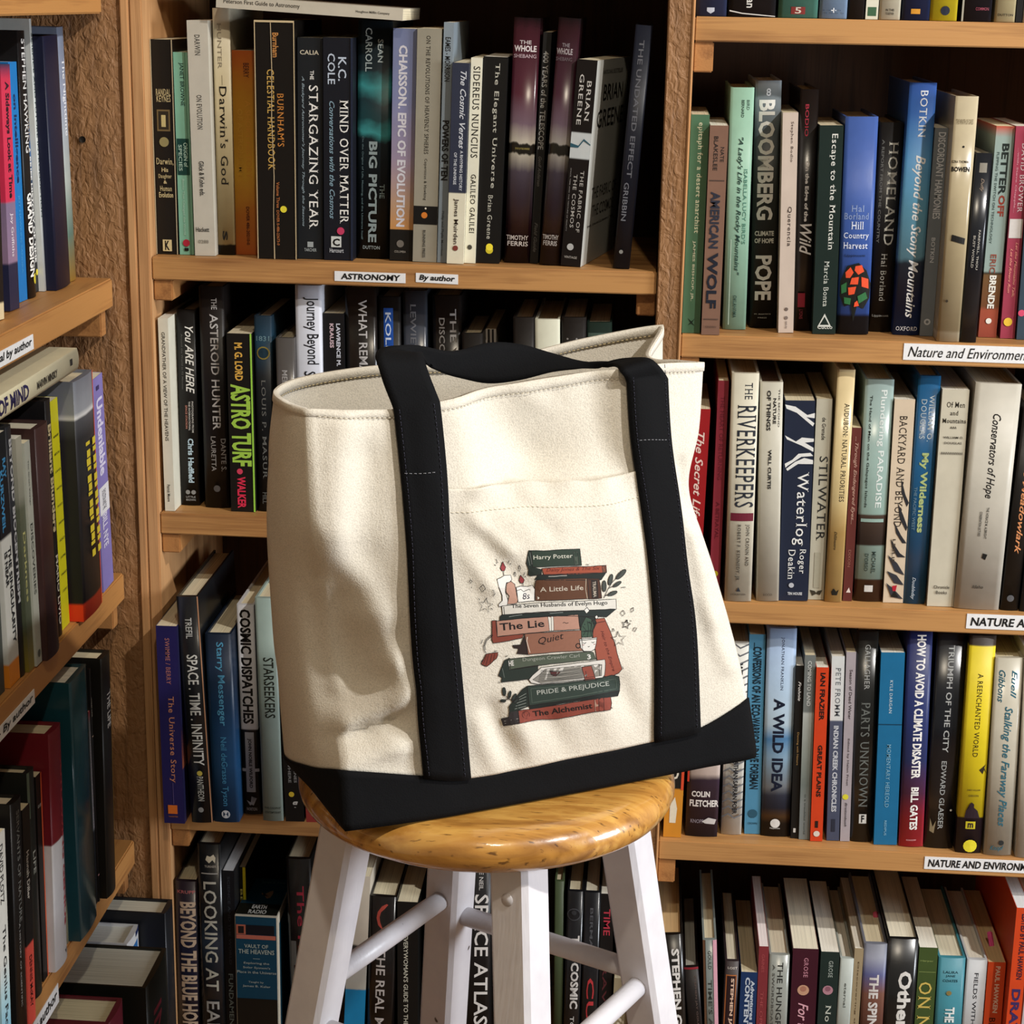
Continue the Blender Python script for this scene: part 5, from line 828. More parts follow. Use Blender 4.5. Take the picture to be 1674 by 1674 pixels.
def rod(name, p, q, r, parent, mat, seg=20):
    ax = (q-p).normalized(); u = ax.orthogonal().normalized(); v = ax.cross(u); rows = []
    for tt, rr in ((0, r), (.5, r*1.04), (1, r)):
        c = p.lerp(q, tt); rows.append([tuple(c+u*rr*math.cos(a)+v*rr*math.sin(a)) for a in [i*math.tau/seg for i in range(seg)]])
    return link(name, grid_mesh(name, rows, True, True, True), mat, parent)
for k in range(4): LEGS[k] = leg(k)
for i, j, z in ((3, 2, .545), (2, 1, .525), (1, 0, .520), (0, 3, .511), (3, 2, .25), (2, 1, .23), (1, 0, .24), (0, 3, .22)):
    a, b_ = legpt(i, z)[0], legpt(j, z)[0]; d = (b_-a).normalized()
    rod('rung', a+d*.012, b_-d*.012, .0088, st, PW)
# screw plugs near the leg tops, on the outer left faces
for k, fz in ((0, .0), (3, .0)):
    z = ZU-.030; c, ph = legpt(k, z); a = ph-math.pi/4; e = Vector((math.cos(a), math.sin(a), .15)).normalized()
    rod('screw_plug', c+e*.010, c+e*.0178, .0052, LEGS[k], PW, 16)
for k, s in ((0, 1),):
    pass
def apron():
    ring = []
    for z in (ZU-.0005, ZU-.016):
        ring.append([(.085*math.cos(a), .085*math.sin(a), z) for a in [i*math.tau/48 for i in range(48)]])
    link('swivel_plate', grid_mesh('swivel_plate', ring, True, True, True), PW, st)
apron()

# ---------------------------------------------------------------- tote bag
P0 = PZ(565, 1359, ZS+.001); P1 = PZ(1235, 1238, ZS+.001)
E_ = (P1-P0); LEN = E_.length; E_.normalize(); NN = Vector((E_.y, -E_.x, 0))
def G(x, y, tt):
    d = ray(x, y); s = (tt-(EYE-P0).dot(NN))/d.dot(NN); return EYE+d*s
F = [ # px, py, t   seven columns of the front panel: left fold, strap, strap, centre, strap, strap, right edge
 [(500,668,-.024),(641,669,-.020),(714,657,-.016),(880,619,-.030),(1021,603,-.016),(1084,594,-.020),(1150,592,-.028)],
 [(503,760,-.016),(652,772,-.010),(724,767,-.006),(880,742,-.027),(1029,717,-.006),(1090,714,-.010),(1143,700,-.020)],
 [(511,870,-.014),(662,882,-.003),(733,874,.002),(895,852,.008),(1044,832,.0),(1105,823,-.006),(1128,800,-.016)],
 [(536,985,-.040),(671,1000,-.001),(742,992,.006),(910,962,.015),(1057,932,.002),(1117,922,-.004),(1168,935,-.012)],
 [(553,1110,-.048),(680,1120,-.003),(753,1110,.004),(925,1072,.012),(1065,1042,.002),(1132,1030,-.003),(1201,1050,-.010)],
 [(558,1258,-.012),(690,1268,.0),(766,1270,.001),(930,1238,.002),(1066,1210,.001),(1140,1192,.0),(1221,1141,-.004)],
 [(565,1359,0),(700,1340,0),(775,1327,0),(940,1296,0),(1070,1271,0),(1150,1255,0),(1235,1238,0)]]
BLp = [(450,637,-.112),(440,735,-.118),(437,860,-.122),(444,1000,-.126),(453,1125,-.130),(464,1229,-.135)]
GLp = [(464,656,-.052),(458,752,-.062),(462,872,-.066),(480,995,-.066),(494,1120,-.066),(506,1252,-.066)]
BLb = PZ(467, 1237, ZS+.001); BRb = BLb+E_*(LEN-.004)
rimB = [G(1108,588,-.055), G(1062,581,-.085), G(1083,531,-.128), G(960,552,-.150), G(800,588,-.158), G(620,597,-.162), G(495,616,-.150)]
base = [P1.lerp(BRb, .3)-E_*.02, P1.lerp(BRb, .65)-E_*.02, BRb, BRb.lerp(BLb, .28), BRb.lerp(BLb, .55), BRb.lerp(BLb, .8), BRb.lerp(BLb, .95)]
vz = [0, .16, .34, .52, .70, .88, 1.0]
CT = []
for r in range(7):
    row = [G(*q) if r < 6 else PZ(q[0], q[1], ZS+.001) for q in F[r]]
    for k in range(7):
        f = vz[r]; p = rimB[k].lerp(base[k], f)
        s = math.sin(math.pi*min(1, f*1.02))
        if k < 2: p -= E_*(.028*s)
        elif k > 2: p -= NN*(.006*s)
        if r == 6: p.z = ZS+.001
        row.append(p)
    if r < 6: row += [G(*BLp[r]), G(*GLp[r])]
    else: row += [BLb, P0.lerp(BLb, .5)]
    CT.append(row)
NC = 16
def cr(a, b, c, d, s): return .5*((2*b)+(c-a)*s+(2*a-5*b+4*c-d)*s*s+(3*b-a-3*c+d)*s*s*s)
SHARP = {0: .92, 6: .5, 9: .5}
def urow(row, u):
    i = int(math.floor(u)) % NC; s = u-math.floor(u)
    a, b, c, d = row[(i-1) % NC], row[i], row[(i+1) % NC], row[(i+2) % NC]
    # tighter corners
    if i in SHARP: a = a.lerp(b-(c-b), SHARP[i])
    if (i+1) % NC in SHARP: d = d.lerp(c+(c-b), SHARP[(i+1) % NC])
    return cr(a, b, c, d, s)
FOLD = [ # x0,y0,x1,y1,sigma px,amplitude m (ridge +, valley -)
 (738,690,760,790,24,.0045),(800,650,850,740,26,-.0035),(985,640,1010,740,30,-.003),(900,660,930,760,40,.0025),
 (560,700,548,860,20,.0045),(600,760,590,900,30,-.0035),(640,700,652,800,14,.002),(545,900,620,1000,22,.004),
 (590,1005,640,1080,20,.0040),(640,1080,685,1135,18,.0040),(560,1175,685,1120,17,.0075),(530,1215,600,1195,14,-.004),(575,1243,670,1212,13,.005),
 (640,1180,680,1200,14,-.004),(525,960,548,1120,11,.0035),
 (760,840,830,900,10,.0020),(790,880,860,960,12,-.0016),(750,900,800,960,11,.0018),(840,820,900,870,12,-.0014),(980,820,1040,880,24,.002),
 (770,1180,800,1250,12,.003),(800,1160,835,1240,12,-.0025),(850,1190,870,1240,13,.0022),(900,1180,925,1230,14,-.002),(980,1150,1000,1210,16,.0016),
 (1010,1120,1060,1200,14,-.0018),(1120,850,1165,1010,12,.0025),(1110,760,1126,850,9,-.0022),(1140,980,1190,1090,10,.002),
 (450,760,480,860,16,.002),(455,1100,500,1220,22,.003),(860,640,875,660,7,.0012),(905,640,915,655,6,-.001),(560,590,600,600,8,.001)]
def proj(p):
    v = p-EYE; w = v.dot(FW); return PX/2+FPX*v.dot(RT)/w, PX/2-FPX*v.dot(UP)/w
def S(u, v, fold=True):
    r = min(max(v, 0), 6); i = min(int(r), 5); s = r-i
    R = [CT[max(i-1, 0)], CT[i], CT[i+1], CT[min(i+2, 6)]]
    q = [urow(x, u) for x in R]
    if i == 5: q[3] = q[2]+(q[2]-q[1]) ; q[0] = q[1]-(q[2]-q[1])
    if i == 4: q[3] = q[2]+(q[2]-q[1])*.7
    p = cr(*q, s)
    um = u % NC
    if fold and (um < 6.6 or um > 13.5) and v < 5.2:
        x, y = proj(p); dsp = 0
        for x0, y0, x1, y1, sg, am in FOLD:
            dx, dy = x1-x0, y1-y0; L2 = dx*dx+dy*dy; tt = ((x-x0)*dx+(y-y0)*dy)/L2; tc = min(1, max(0, tt))
            dd = (x-x0-tc*dx)**2+(y-y0-tc*dy)**2
            if dd < 9*sg*sg: dsp += am*math.exp(-dd/(2*sg*sg))
        dsp *= min(1, max(0, (5.15-v)/.5))
        ds = min(max(0, .97-um, um-2.03) if um < 3 else max(0, 3.97-um, um-5.03), .3) if um < 7 else .3
        p = p+NN*dsp*1.6*(.15+.85*ds/.3)
    return p
def canvas_mat(name, c, weave=.5, rough=.9):
    m, nt, b = nodes(name); tc = N(nt, 'ShaderNodeTexCoord')
    n1 = N(nt, 'ShaderNodeTexNoise'); n1.inputs['Scale'].default_value = 900; n1.inputs['Detail'].default_value = 2; nt.links.new(tc.outputs['Object'], n1.inputs[0])
    n2 = N(nt, 'ShaderNodeTexNoise'); n2.inputs['Scale'].default_value = 140; n2.inputs['Detail'].default_value = 4; nt.links.new(tc.outputs['Object'], n2.inputs[0])
    n0 = N(nt, 'ShaderNodeTexNoise'); n0.inputs['Scale'].default_value = 16; n0.inputs['Detail'].default_value = 2; nt.links.new(tc.outputs['Object'], n0.inputs[0])
    l = lin(c); rp = ramp(nt, [(.3, tuple(x*.8 for x in l[:3])+(1,)), (.6, l)]); nt.links.new(n1.outputs['Fac'], rp.inputs[0]); nt.links.new(rp.outputs[0], b.inputs['Base Color'])
    b.inputs['Roughness'].default_value = rough; b.inputs['Specular IOR Level'].default_value = .15
    b.inputs['Sheen Weight'].default_value = .0
    ad = N(nt, 'ShaderNodeMath', operation='ADD'); nt.links.new(n1.outputs['Fac'], ad.inputs[0]); nt.links.new(n2.outputs['Fac'], ad.inputs[1])
    bu = N(nt, 'ShaderNodeBump'); bu.inputs['Strength'].default_value = weave; bu.inputs['Distance'].default_value = .0007; nt.links.new(ad.outputs[0], bu.inputs['Height'])
    b3 = N(nt, 'ShaderNodeBump'); b3.inputs['Strength'].default_value = .35; b3.inputs['Distance'].default_value = .006; nt.links.new(n0.outputs['Fac'], b3.inputs['Height'])
    nt.links.new(b3.outputs[0], bu.inputs['Normal']); nt.links.new(bu.outputs[0], b.inputs['Normal']); return m
M_CAN = canvas_mat('natural_cotton_canvas', 'd9d1c1')
M_BLK = canvas_mat('black_cotton_canvas', '08080a', .35, .85)
bag = thing('tote_bag', (P0.x+.1, P0.y+.15, ZS+.001), 'large cream canvas tote with black straps and base and a printed stack of books', 'bag')
BL0 = bag.location.copy()
def bl(p): return tuple(Vector(p)-BL0)
NU = 176; US = [NC*i/NU for i in range(NU)]
def outn(u, v):
    a = S(u+.05, v, False)-S(u-.05, v, False); b = S(u, min(v+.05, 6), False)-S(u, max(v-.05, 0), False)
    n = b.cross(a); return n.normalized() if n.length > 1e-9 else NN
if outn(3, 3).dot(NN) < 0:
    _o = outn
    def outn(u, v): return -_o(u, v)
# canvas body
VS = [5.04*i/70 for i in range(71)]
me = grid_mesh('canvas_body', [[bl(S(u, v)) for u in US] for v in VS], True)
body = link('canvas_body', me, M_CAN, bag)
so = body.modifiers.new('thickness', 'SOLIDIFY'); so.thickness = .0014; so.offset = 1
# rim hem, a doubled strip inside and outside the opening
me = grid_mesh('rim_hem', [[bl(S(u, v)+outn(u, max(v, .02))*off) for u in US] for v, off in ((-.0, .0004), (.0, .0009), (.10, .0011), (.195, .0010), (.2, .0))], True)
hem = link('rim_hem', me, M_CAN, bag)
me = grid_mesh('inner_hem', [[bl(S(u, v)-outn(u, max(v, .02))*off) for u in US] for v, off in ((-.0, -.0004), (.0, .0032), (.10, .0030), (.215, .0032), (.22, .0016))], True)
link('inner_hem', me, M_CAN, bag)
# black base band with its bottom
rb = [[bl(S(u, v)+outn(u, min(v, 5.9))*(.0018 if v < 5.95 else .0006)) for u in US] for v in [5.0, 5.0]+[5+i/8 for i in range(1, 9)]]
rb[0] = [bl(S(u, 5.0)) for u in US]
me = grid_mesh('base_band', rb, True)
bm = bmesh.new(); bm.from_mesh(me); bm.verts.ensure_lookup_table()
last = [bm.verts[(len(rb)-1)*NU+j] for j in range(NU)]; bm.faces.new(last)
bmesh.ops.triangulate(bm, faces=[f for f in bm.faces if len(f.verts) > 4]); bm.to_mesh(me); bm.free()
link('base_band', me, M_BLK, bag)
# the strap: up the left of the panel, over as a handle, and down the right
HS = [((628,628,-.020),(703,618,-.018)),((618,594,-.024),(693,590,-.026)),((615,577,-.034),(690,578,-.040)),((637,567,-.048),(697,590,-.056)),((680,564,-.058),(715,606,-.064)),
      ((740,574,-.066),(752,618,-.066)),((800,560,-.070),(800,627,-.064)),((850,563,-.070),(852,621,-.062)),((900,577,-.066),(903,608,-.060)),((948,590,-.060),(945,603,-.058)),
      ((990,591,-.052),(982,601,-.055)),((1030,587,-.034),(1004,597,-.036)),((1067,590,-.010),(1014,606,-.010))]
def seg_side(uo, ui, v, k=6):
    return [S(uo+(ui-uo)*j/k, v, True)+outn(uo+(ui-uo)*j/k, max(v, .05))*.0042 for j in range(k+1)]
secs = [seg_side(1, 2, 5.02-5.0*i/40) for i in range(41)]
k = 6
ctl = [(secs[-3][0], secs[-3][-1]), (secs[-1][0], secs[-1][-1])]+[(G(*a), G(*b)) for a, b in HS]
r0 = seg_side(5, 4, .28); r1 = seg_side(5, 4, .55); ctl += [(r0[0], r0[-1]), (r1[0], r1[-1])]
for i in range(1, len(ctl)-2):
    for j in range(1 if i == 1 else 0, 6):
        s = j/6; A = cr(ctl[i-1][0], ctl[i][0], ctl[i+1][0], ctl[i+2][0], s); Bq = cr(ctl[i-1][1], ctl[i][1], ctl[i+1][1], ctl[i+2][1], s)
        secs.append([A.lerp(Bq, q/k) for q in range(k+1)])
secs += [seg_side(5, 4, .28+4.74*i/40) for i in range(41)]
me = grid_mesh('strap', [[bl(p) for p in r] for r in secs])
strap = link('strap', me, M_BLK, bag); so = strap.modifiers.new('thickness', 'SOLIDIFY'); so.thickness = .0026; so.offset = 0
strap['label'] = 'black webbing strap forming the front handle'
# handle of the far side, folded down inside the bag
def back_strap():
    rows = []
    for i in range(25):
        s = i/24; u = 11.9-1.2*s; v = .25+1.2*math.sin(math.pi*s)*.8+.1
        c = S(u, v, False); w = Vector((0, 0, .014)); rows.append([bl(c+NN*.008+w), bl(c+NN*.009), bl(c+NN*.008-w)])
    o = link('back_strap', grid_mesh('back_strap', rows), M_BLK, bag); m_ = o.modifiers.new('t', 'SOLIDIFY'); m_.thickness = .0024
# front pocket between the strap halves
def vfor(u, y):
    lo, hi = 0.0, 5.0
    for _ in range(24):
        m_ = (lo+hi)/2
        if proj(S(u, m_, False))[1] < y: lo = m_
        else: hi = m_
    return lo
def ptop(s): # photo height of the pocket mouth along it
    return 799-2*math.sin(math.pi*s)-6*s-27*max(0, (s-.55)/.45)**1.4
rows = []; NPU = 60; NPV = 90
tops = [vfor(1.9+2.2*i/NPU, ptop(i/NPU)) for i in range(NPU+1)]
for j in range(NPV+1):
    f = j/NPV; r = []
    for i in range(NPU+1):
        s = i/NPU; u = 1.9+2.2*s; v = tops[i]+(5.02-tops[i])*f
        off = .0021+.0055*math.sin(math.pi*s)**1.0*math.exp(-f*7)+.0012*math.sin(s*34)*math.exp(-f*16)
        r.append(S(u, v)+outn(u, v)*off)
    rows.append(r)
me = grid_mesh('pocket', [[bl(p) for p in r] for r in rows])
pocket = link('pocket', me, M_CAN, bag); so = pocket.modifiers.new('thickness', 'SOLIDIFY'); so.thickness = .0013; so.offset = 1
# stitching
def stitches(name, pts, col, dash=.0028, gap=.0016, w=.0006, n=None):
    vs, fs = [], []; acc = 0; i = 0
    L = [0]
    for a, b in zip(pts, pts[1:]): L.append(L[-1]+(b-a).length)
    def at(s):
        k_ = 0
        while k_ < len(L)-2 and L[k_+1] < s: k_ += 1
        f = (s-L[k_])/max(L[k_+1]-L[k_], 1e-9); return pts[k_].lerp(pts[k_+1], f)
    s = 0
    while s+dash < L[-1]:
        a, b = at(s), at(s+dash); d = (b-a).normalized(); nn = (n or NN); sd = d.cross(nn).normalized()*w/2; o = len(vs); up = nn*.00035
        vs += [bl(a+sd), bl(b+sd), bl(b-sd), bl(a-sd), bl((a+b)/2+up*1.6)]; fs += [(o, o+1, o+4), (o+1, o+2, o+4), (o+2, o+3, o+4), (o+3, o, o+4)]; s += dash+gap
    return vs, fs
def stitch_obj(name, lines, col, **k_):
    V, Fc = [], []
    for pts in lines:
        v, f = stitches(name, pts, col, **k_); o = len(V); V += v; Fc += [tuple(x+o for x in q) for q in f]
    link(name, mesh(name, V, Fc), flat_mat(col, .7, 'thread'), bag)['kind'] = 'stuff'
def sline(u, v0, v1, off, n=60): return [S(u, v0+(v1-v0)*i/n)+outn(u, max(.05, v0+(v1-v0)*i/n))*off for i in range(n+1)]
stitch_obj('strap_stitching', [sline(1.09, .02, 4.98, .0058), sline(1.91, .02, 4.98, .0058), sline(4.09, .02, 4.98, .0058), sline(4.91, .02, 4.98, .0058)], '2e2e3c')
stitch_obj('cross_stitching', [[S(1+j/12, 1.0+.02*j/12)+outn(1.5, 1)*.0059 for j in range(1, 12)], [S(4+j/12, 1.03)+outn(4.5, 1)*.0059 for j in range(1, 12)]], '8a8a8e', dash=.002, gap=.0014, w=.0005)
stitch_obj('pocket_hem_stitching', [[rows[9][i]+NN*.0004 for i in range(2, NPU-1)]], 'e2d8c0', dash=.0022)
stitch_obj('front_rim_stitching', [[S(u_/8, .2)+outn(u_/8, .2)*.0014 for u_ in range(1, 47)]], 'e6dcc6', dash=.0022)
stitch_obj('back_rim_stitching', [[S(9.2+u_/8, .21)-outn(9.2+u_/8, .21)*.0034 for u_ in range(0, 46)]], 'cdb98a', dash=.0022)

# ---------------------------------------------------------------- print on the pocket
pv = [p for r in rows for p in r]; pf = [tuple(pp.vertices) for pp in me.polygons]
TREE = BVHTree.FromPolygons([tuple(v) for v in pv], pf)
def onp(X, Y_, e):
    d = ray(750+X/4.65, 860+Y_/4.65).normalized(); h = TREE.ray_cast(EYE, d)
    if h[0] is None: h = (G(750+X/4.65, 860+Y_/4.65, .008), -NN)
    n = h[1]; n = n if n.dot(d) < 0 else -n
    return bl(h[0]+n*e)
PR = {}
lay = [0]
def add2d(vs2, fs2, col, eps):
    V, Fc = PR.setdefault(col, ([], [])); o = len(V); V += [onp(x, y, eps) for x, y in vs2]; Fc += [tuple(i+o for i in f) for f in fs2]
def poly(pts, col, outline=4.5, eps=None):
    lay[0] += 1; e = eps or .00035+lay[0]*.0000055
    bm = bmesh.new(); f = bm.faces.new([bm.verts.new((x, -y, 0)) for x, y in pts]); bmesh.ops.triangulate(bm, faces=[f])
    for _ in range(4):
        lg = [ed for ed in bm.edges if ed.calc_length() > 55]
        if not lg: break
        bmesh.ops.subdivide_edges(bm, edges=lg, cuts=1); bmesh.ops.triangulate(bm, faces=[q for q in bm.faces if len(q.verts) > 3])
    bm.verts.index_update(); vs = [(v.co.x, -v.co.y) for v in bm.verts]; fs = [tuple(v.index for v in q.verts) for q in bm.faces]; bm.free()
    add2d(vs, fs, col, e)
    if outline: line(list(pts)+[pts[0]], '221a18', outline, e+.00003)
def line(pts, col='221a18', w=4.5, eps=None):
    e = eps or .00040+lay[0]*.0000055; vs, fs = [], []
    out = [pts[0]]
    for a, b in zip(pts, pts[1:]):
        L = math.hypot(b[0]-a[0], b[1]-a[1]); m_ = max(1, int(L/40))
        for i in range(1, m_+1):
            f = i/m_; j = 1.5 if i < m_ else 0
            out.append((a[0]+(b[0]-a[0])*f+random.uniform(-j, j), a[1]+(b[1]-a[1])*f+random.uniform(-j, j)))
    for i, (x, y) in enumerate(out):
        x0, y0 = out[max(i-1, 0)]; x1, y1 = out[min(i+1, len(out)-1)]; L = math.hypot(x1-x0, y1-y0) or 1
        nx, ny = -(y1-y0)/L*w/2, (x1-x0)/L*w/2; vs += [(x+nx, y+ny), (x-nx, y-ny)]
    fs = [(2*i, 2*i+1, 2*i+3, 2*i+2) for i in range(len(out)-1)]; add2d(vs, fs, col, e)
def ptxt(s, a, b, h, col, bold=.01, shear=0, bow=0):
    v, f = text_geo(s, bold, shear); dx, dy = b[0]-a[0], b[1]-a[1]; L = math.hypot(dx, dy); ux, uy = dy/L*h, -dx/L*h
    add2d([(a[0]+dx*p+ux*q, a[1]+dy*p+uy*q) for p, q in v], f, col, .00044+lay[0]*.0000055)
def ell(cx, cy, rx, ry, rot=0, n=18):
    return [(cx+rx*math.cos(a)*math.cos(rot)-ry*math.sin(a)*math.sin(rot), cy+rx*math.cos(a)*math.sin(rot)+ry*math.sin(a)*math.cos(rot)) for a in [i*math.tau/n for i in range(n)]]
def star(cx, cy, r, rot=0, w=4.5):
    p = [(cx+(r if i % 2 == 0 else r*.42)*math.sin(i*math.pi/5+rot), cy-(r if i % 2 == 0 else r*.42)*math.cos(i*math.pi/5+rot)) for i in range(10)]; line(p+[p[0]], w=w)
def dia(cx, cy, rx, ry, rot=0, fill=None):
    p = [(cx+a*math.cos(rot)-b*math.sin(rot), cy+a*math.sin(rot)+b*math.cos(rot)) for a, b in ((0, -ry), (rx, 0), (0, ry), (-rx, 0))]
    if fill: poly(p, fill)
    else: line(p+[p[0]])
# behind: leaning coral book and plant
poly([(1005,720),(1040,705),(1105,698),(1150,800),(1190,905),(1200,960),(1240,1085),(1215,1115),(1150,1145),(1100,1140),(1050,1020),(1020,860)],'bf563a'); line([(1015,742),(1110,722)]); 
ptxt('Heir to the Empire',(1068,800),(1160,1105),30,'6a2018',0,.3)
poly([(905,655),(1010,645),(1045,735),(1015,800),(930,800)],'25332c')
poly([(935,745),(965,690),(1005,705),(1025,750),(1015,840),(935,845),(922,790)],'41604a')
for q in ([(940,760),(965,790),(945,830)],[(975,720),(985,780),(975,840)],[(1005,730),(1000,790),(1008,835)],[(930,800),(1015,790)]): line(q,'22332a',4)
# top dark green book
poly([(530,185),(548,185),(562,310),(628,330),(628,365),(545,378),(525,370),(530,330),(512,280)],'26332a'); line([(525,230),(540,300)],'8a9184',4); line([(540,200),(555,290)],'8a9184',3)
poly([(545,186),(640,188),(780,178),(918,172),(926,240),(932,298),(760,303),(562,312)],'2f4231'); poly([(868,196),(903,192),(910,292),(880,296)],'4f5c4a',3)
ptxt('Harry Potter',(567,264),(864,250),42,'d9d6c0',.0)
# orange-red
poly([(600,372),(640,368),(1118,352),(1080,408),(700,410),(575,405)],'1e2a25'); line([(680,382),(820,376)],'c9c6b8',5)
poly([(630,322),(760,312),(1000,306),(1118,297),(1122,352),(900,366),(645,372)],'c24e2c'); poly([(1086,303),(1112,300),(1118,350),(1092,353)],'7c4a36',3)
ptxt('Daisy Jones & The Six',(665,354),(1070,338),34,'7a2418',0,.3)
# brown
poly([(585,412),(700,402),(975,396),(985,552),(760,562),(582,566),(572,480)],'6f3d1e'); poly([(975,398),(1065,400),(1072,440),(1085,548),(988,554)],'5c301b'); poly([(1005,412),(1050,414),(1058,545),(1010,546)],'33231d',3)
ptxt('TRAUMA',(1012,420),(1020,540),26,'c9b8a0',.02)
line([(965,402),(962,480),(975,550)],'d9c8a8',4); poly([(597,535),(612,545),(600,558)],'e6dcc6',0)
ptxt('A Little Life',(617,500),(945,484),36,'dccbb0')
# candles
poly([(290,402),(318,392),(345,374),(392,372),(402,405),(385,425),(360,430),(352,470),(352,500),(372,560),(368,600),(305,612),(300,595),(330,565),(328,525),(305,470)],'e9e3d8')
poly([(365,432),(395,420),(422,440),(432,480),(447,560),(440,585),(368,592),(382,530),(358,500)],'dd9f82')
poly([(435,466),(470,455),(520,458),(558,448),(578,475),(574,568),(450,578)],'e9e3d8'); line([(440,490),(470,480),(490,498),(530,480),(560,492)])
ptxt('8s',(485,558),(540,552),48,'2a2440',.0,.2)
line([(340,372),(336,345)]); line([(490,455),(485,432)])
poly([(333,268),(345,295),(355,312),(345,340),(325,340),(314,318),(322,298)],'c0393c'); poly([(468,370),(482,388),(497,405),(490,430),(470,433),(457,412),(462,392)],'c0393c')
for q in ([(268,292),(280,300)],[(280,248),(288,262),(286,285),(296,272)],[(382,258),(372,282)],[(398,280),(385,292)],[(500,350),(492,375)],[(512,378),(500,382)]): line(q)
dia(460,320,9,24); dia(425,365,8,20)
# white long book
poly([(312,685),(330,672),(760,650),(1195,628),(1150,665),(1120,690),(700,680),(310,716)],'26332e'); line([(380,688),(480,672)],'9aa39c',4); line([(690,662),(790,655)],'9aa39c',4)
poly([(325,606),(600,582),(900,570),(1192,553),(1196,630),(900,640),(600,652),(332,674)],'dcd5c6'); line([(340,612),(346,668)])
ptxt('The Seven Husbands of Evelyn Hugo',(400,632),(1128,604),40,'24201e')
# pale coral
poly([(250,718),(285,715),(292,840),(490,815),(482,848),(380,870),(262,888),(250,862)],'a8452f'); poly([(280,720),(480,700),(905,672),(918,782),(700,795),(292,838)],'d8987c')
poly([(675,688),(716,684),(720,792),(688,796)],'e4ded0',3); line([(700,688),(702,792)],w=3); ptxt('The Lie',(312,794),(650,764),56,'1c1818',.015); line([(788,735),(800,730),(815,738),(832,733)])
line([(252,820),(205,860),(188,910),(190,940),(208,962)]); line([(258,828),(212,866),(196,910),(200,940)])
poly([(205,972),(240,965),(297,958),(294,985),(285,1005),(262,1022),(240,1045),(210,1066),(175,1050),(170,1042),(190,1005)],'a2402c'); 
for q in ([(225,975),(205,1055)],[(250,972),(235,1040)],[(272,968),(262,1020)],[(210,980),(185,1045)]): line(q,w=3)
# Quiet
poly([(408,905),(470,900),(500,818),(525,975),(440,968),(455,930),(420,925)],'3a2620'); poly([(495,818),(700,803),(928,790),(938,945),(700,958),(522,976)],'b06d50')
line([(520,840),(515,870),(540,960)],'ecd9c2',5); ptxt('Quiet',(610,908),(802,862),60,'2a1c18',-.0,.3)
# grey green
poly([(300,1135),(345,1020),(385,1000),(392,1088),(600,1055),(600,1110),(540,1160),(320,1186),(328,1150)],'2d3a31'); line([(330,1080),(345,1150)],'7a857a',4)
poly([(375,1008),(600,985),(980,952),(1020,958),(1040,1010),(700,1045),(382,1092)],'5c6853'); ptxt('HE',(380,1062),(418,1058),40,'d9d6cc',.03); ptxt('3',(975,1012),(1003,1009),38,'d9d6cc',.03)
ptxt('Dungeon Crawler Carl',(485,1034),(915,1002),34,'b6baa9',-.0)
# cup
ring = ell(905,908,17,17); line(ring+[ring[0]],'221a18',7)
poly([(913,858),(1047,845),(1042,890),(1032,932),(1005,950),(950,950),(925,925)],'e7e1d5'); line([(915,868),(1045,855)]); line([(940,885),(955,892),(965,882)]); line([(1005,880),(1018,886),(1028,878)]); line([(978,912),(985,917),(993,911)],w=4)
poly(ell(945,902,7,4),'c98a84',0); poly(ell(1028,897,7,4),'c98a84',0)
dia(970,640,20,24,.1,'e7e1d5'); dia(1044,690,13,16,.1,'e7e1d5')
# open white book
poly([(530,1165),(560,1130),(625,1072),(850,1045),(1108,1012),(1112,1045),(1105,1130),(1090,1150),(600,1200),(548,1190)],'dcd6ca'); poly([(560,1165),(620,1120),(655,1085),(860,1065),(1062,1048),(1085,1050),(1082,1135),(620,1192)],'a39d90',3)
for i in range(8): line([(600+i*3,1180-i*12),(760,1165-i*10+(i%3)*4),(940,1150-i*11)],'3a3632',3.5)
poly([(690,1100),(770,1108),(735,1140),(700,1130)],'6a2c2c',3)
line([(1065,1050),(1068,1135)],w=4)
poly([(930,1070),(1005,1060),(1022,1110),(1042,1180),(1000,1168),(962,1202),(950,1140)],'b04c38'); line([(962,1100),(968,1150)],w=3)
# Alchemist
poly([(322,1462),(380,1450),(385,1380),(450,1395),(462,1500),(400,1508),(340,1516)],'3a3232'); line([(345,1480),(450,1462)],'a9a39a',5); line([(350,1498),(450,1482)],'a9a39a',4)
poly([(450,1402),(700,1365),(1020,1315),(1150,1298),(1158,1345),(1150,1395),(1030,1410),(760,1462),(600,1470),(456,1500)],'af4733')
poly([(1028,1318),(1060,1314),(1064,1402),(1034,1408)],'cf977c',3); poly([(1060,1314),(1100,1308),(1104,1398),(1064,1402)],'8a3426',3); ring = ell(508,1432,28,28); line(ring+[ring[0]],'5a1c18',4); line([(490,1420),(508,1455),(530,1415),(508,1405),(490,1420)],'5a1c18',4)
ptxt('The Alchemist',(562,1446),(1015,1382),42,'1c1412',.02)
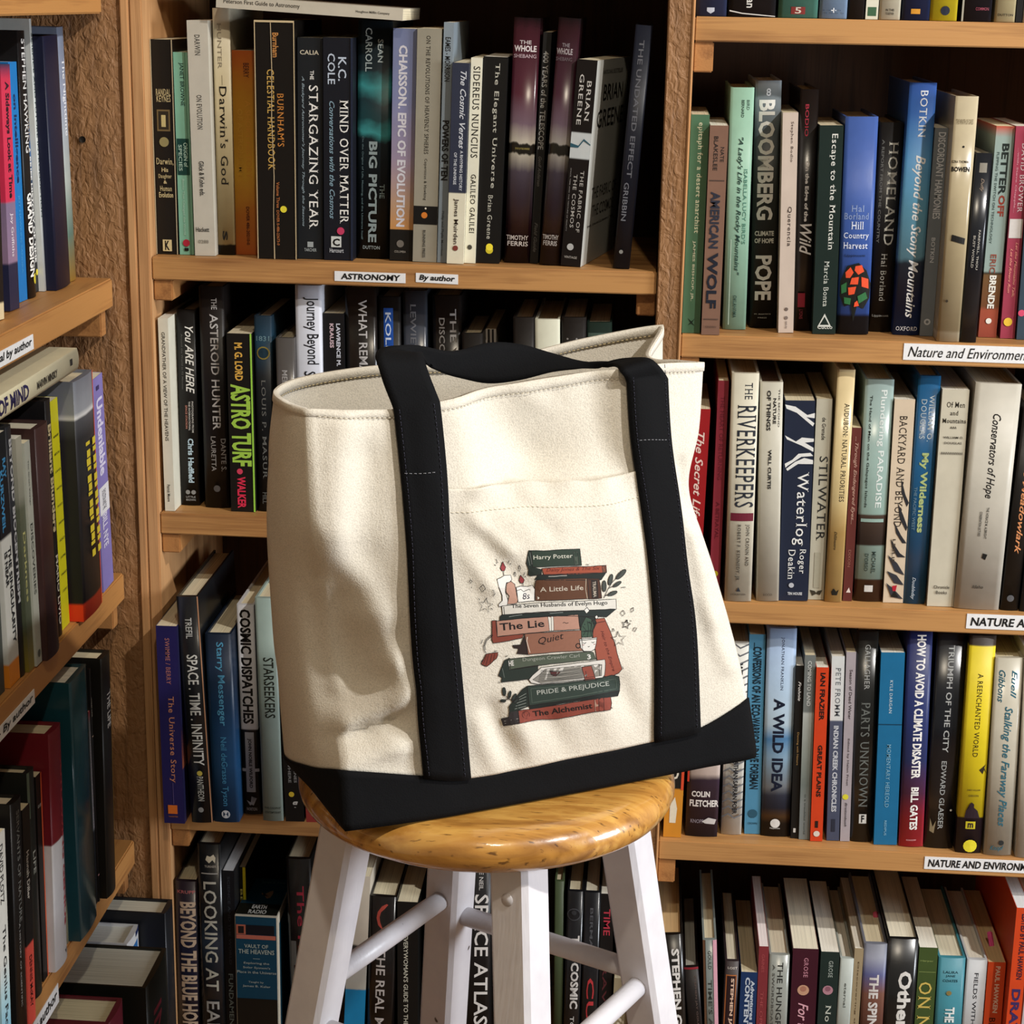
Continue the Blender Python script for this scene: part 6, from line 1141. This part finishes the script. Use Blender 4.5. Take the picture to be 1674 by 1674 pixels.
# dark green Pride & Prejudice
poly([(380,1368),(440,1290),(480,1240),(520,1213),(535,1365),(450,1398),(385,1420)],'26332b'); 
for i in range(5): line([(455-i*8,1300+i*22),(510,1270+i*24)],'9aa196',4)
poly([(530,1362),(900,1310),(1220,1248),(1205,1290),(880,1330),(545,1388)],'1b241f')
poly([(520,1213),(800,1190),(1050,1160),(1160,1130),(1215,1140),(1222,1200),(1218,1250),(900,1308),(532,1364)],'33463a')
line([(545,1235),(800,1212),(1060,1180),(1190,1158),(1195,1235),(900,1288),(555,1340),(545,1235)],'5f7060',4)
ptxt('PRIDE & PREJUDICE',(595,1292),(1142,1222),46,'bfc4b6')
# leaves and stars
line([(1100,545),(1130,480),(1160,430),(1232,350)]); line([(1110,530),(1160,500)]); line([(1140,470),(1200,440)])
for c_ in ((1102,455,16,42,.0),(1150,405,15,42,.25),(1230,365,18,50,.8),(1200,440,13,36,1.0),(1165,510,14,38,1.2)): poly(ell(*c_),'4c5248')
line([(330,1325),(375,1310),(420,1320)]); line([(345,1280),(375,1310)]); line([(385,1290),(380,1320)])
for c_ in ((343,1255,13,32,-.1),(385,1278,10,28,.2),(335,1325,22,10,0),(418,1300,12,32,.5),(435,1325,10,24,.9)): poly(ell(*c_),'323f38')
star(200,600,58,.15); star(1210,858,60,-.1); star(1268,745,36,.2,7); dia(180,470,24,28,.15); dia(1243,660,18,22,.1); dia(1315,635,12,20,.4); dia(90,418,11,13)
for q in ([(92,460),(96,468)],[(252,485),(265,488),(262,500),(275,510),(258,530)],[(150,545),(158,560)],[(240,620),(255,632)],[(1230,465),(1265,462)],[(1170,775),(1160,800),(1180,795),(1170,775)],[(1330,770),(1350,772),(1335,800),(1320,790),(1330,770)],[(1300,715),(1310,722)],[(350,990),(372,982)],[(265,950),(290,945)],[(300,1180),(310,1192)],[(1240,1065),(1248,1085)],[(1155,1375),(1165,1385)],[(965,290),(985,292)],[(178,860),(170,890)],[(178,1015),(168,1028)]): line(q)
def ink(c):      # printed on unbleached cloth: duller than on paper
    r, g, b = [int(c[i:i+2], 16) for i in (0, 2, 4)]; m = (r+g+b)/3; k = .84 if m < 200 else .95
    return '%02x%02x%02x' % tuple(int(max(0, min(255, (v+(m-v)*.22)*k))) for v in (r, g, b))
for col, (v, f) in PR.items():
    col = ink(col)
    link('printed_artwork', mesh('printed_artwork', v, f), flat_mat(col, .75, 'fabric_print'), pocket if False else bag)
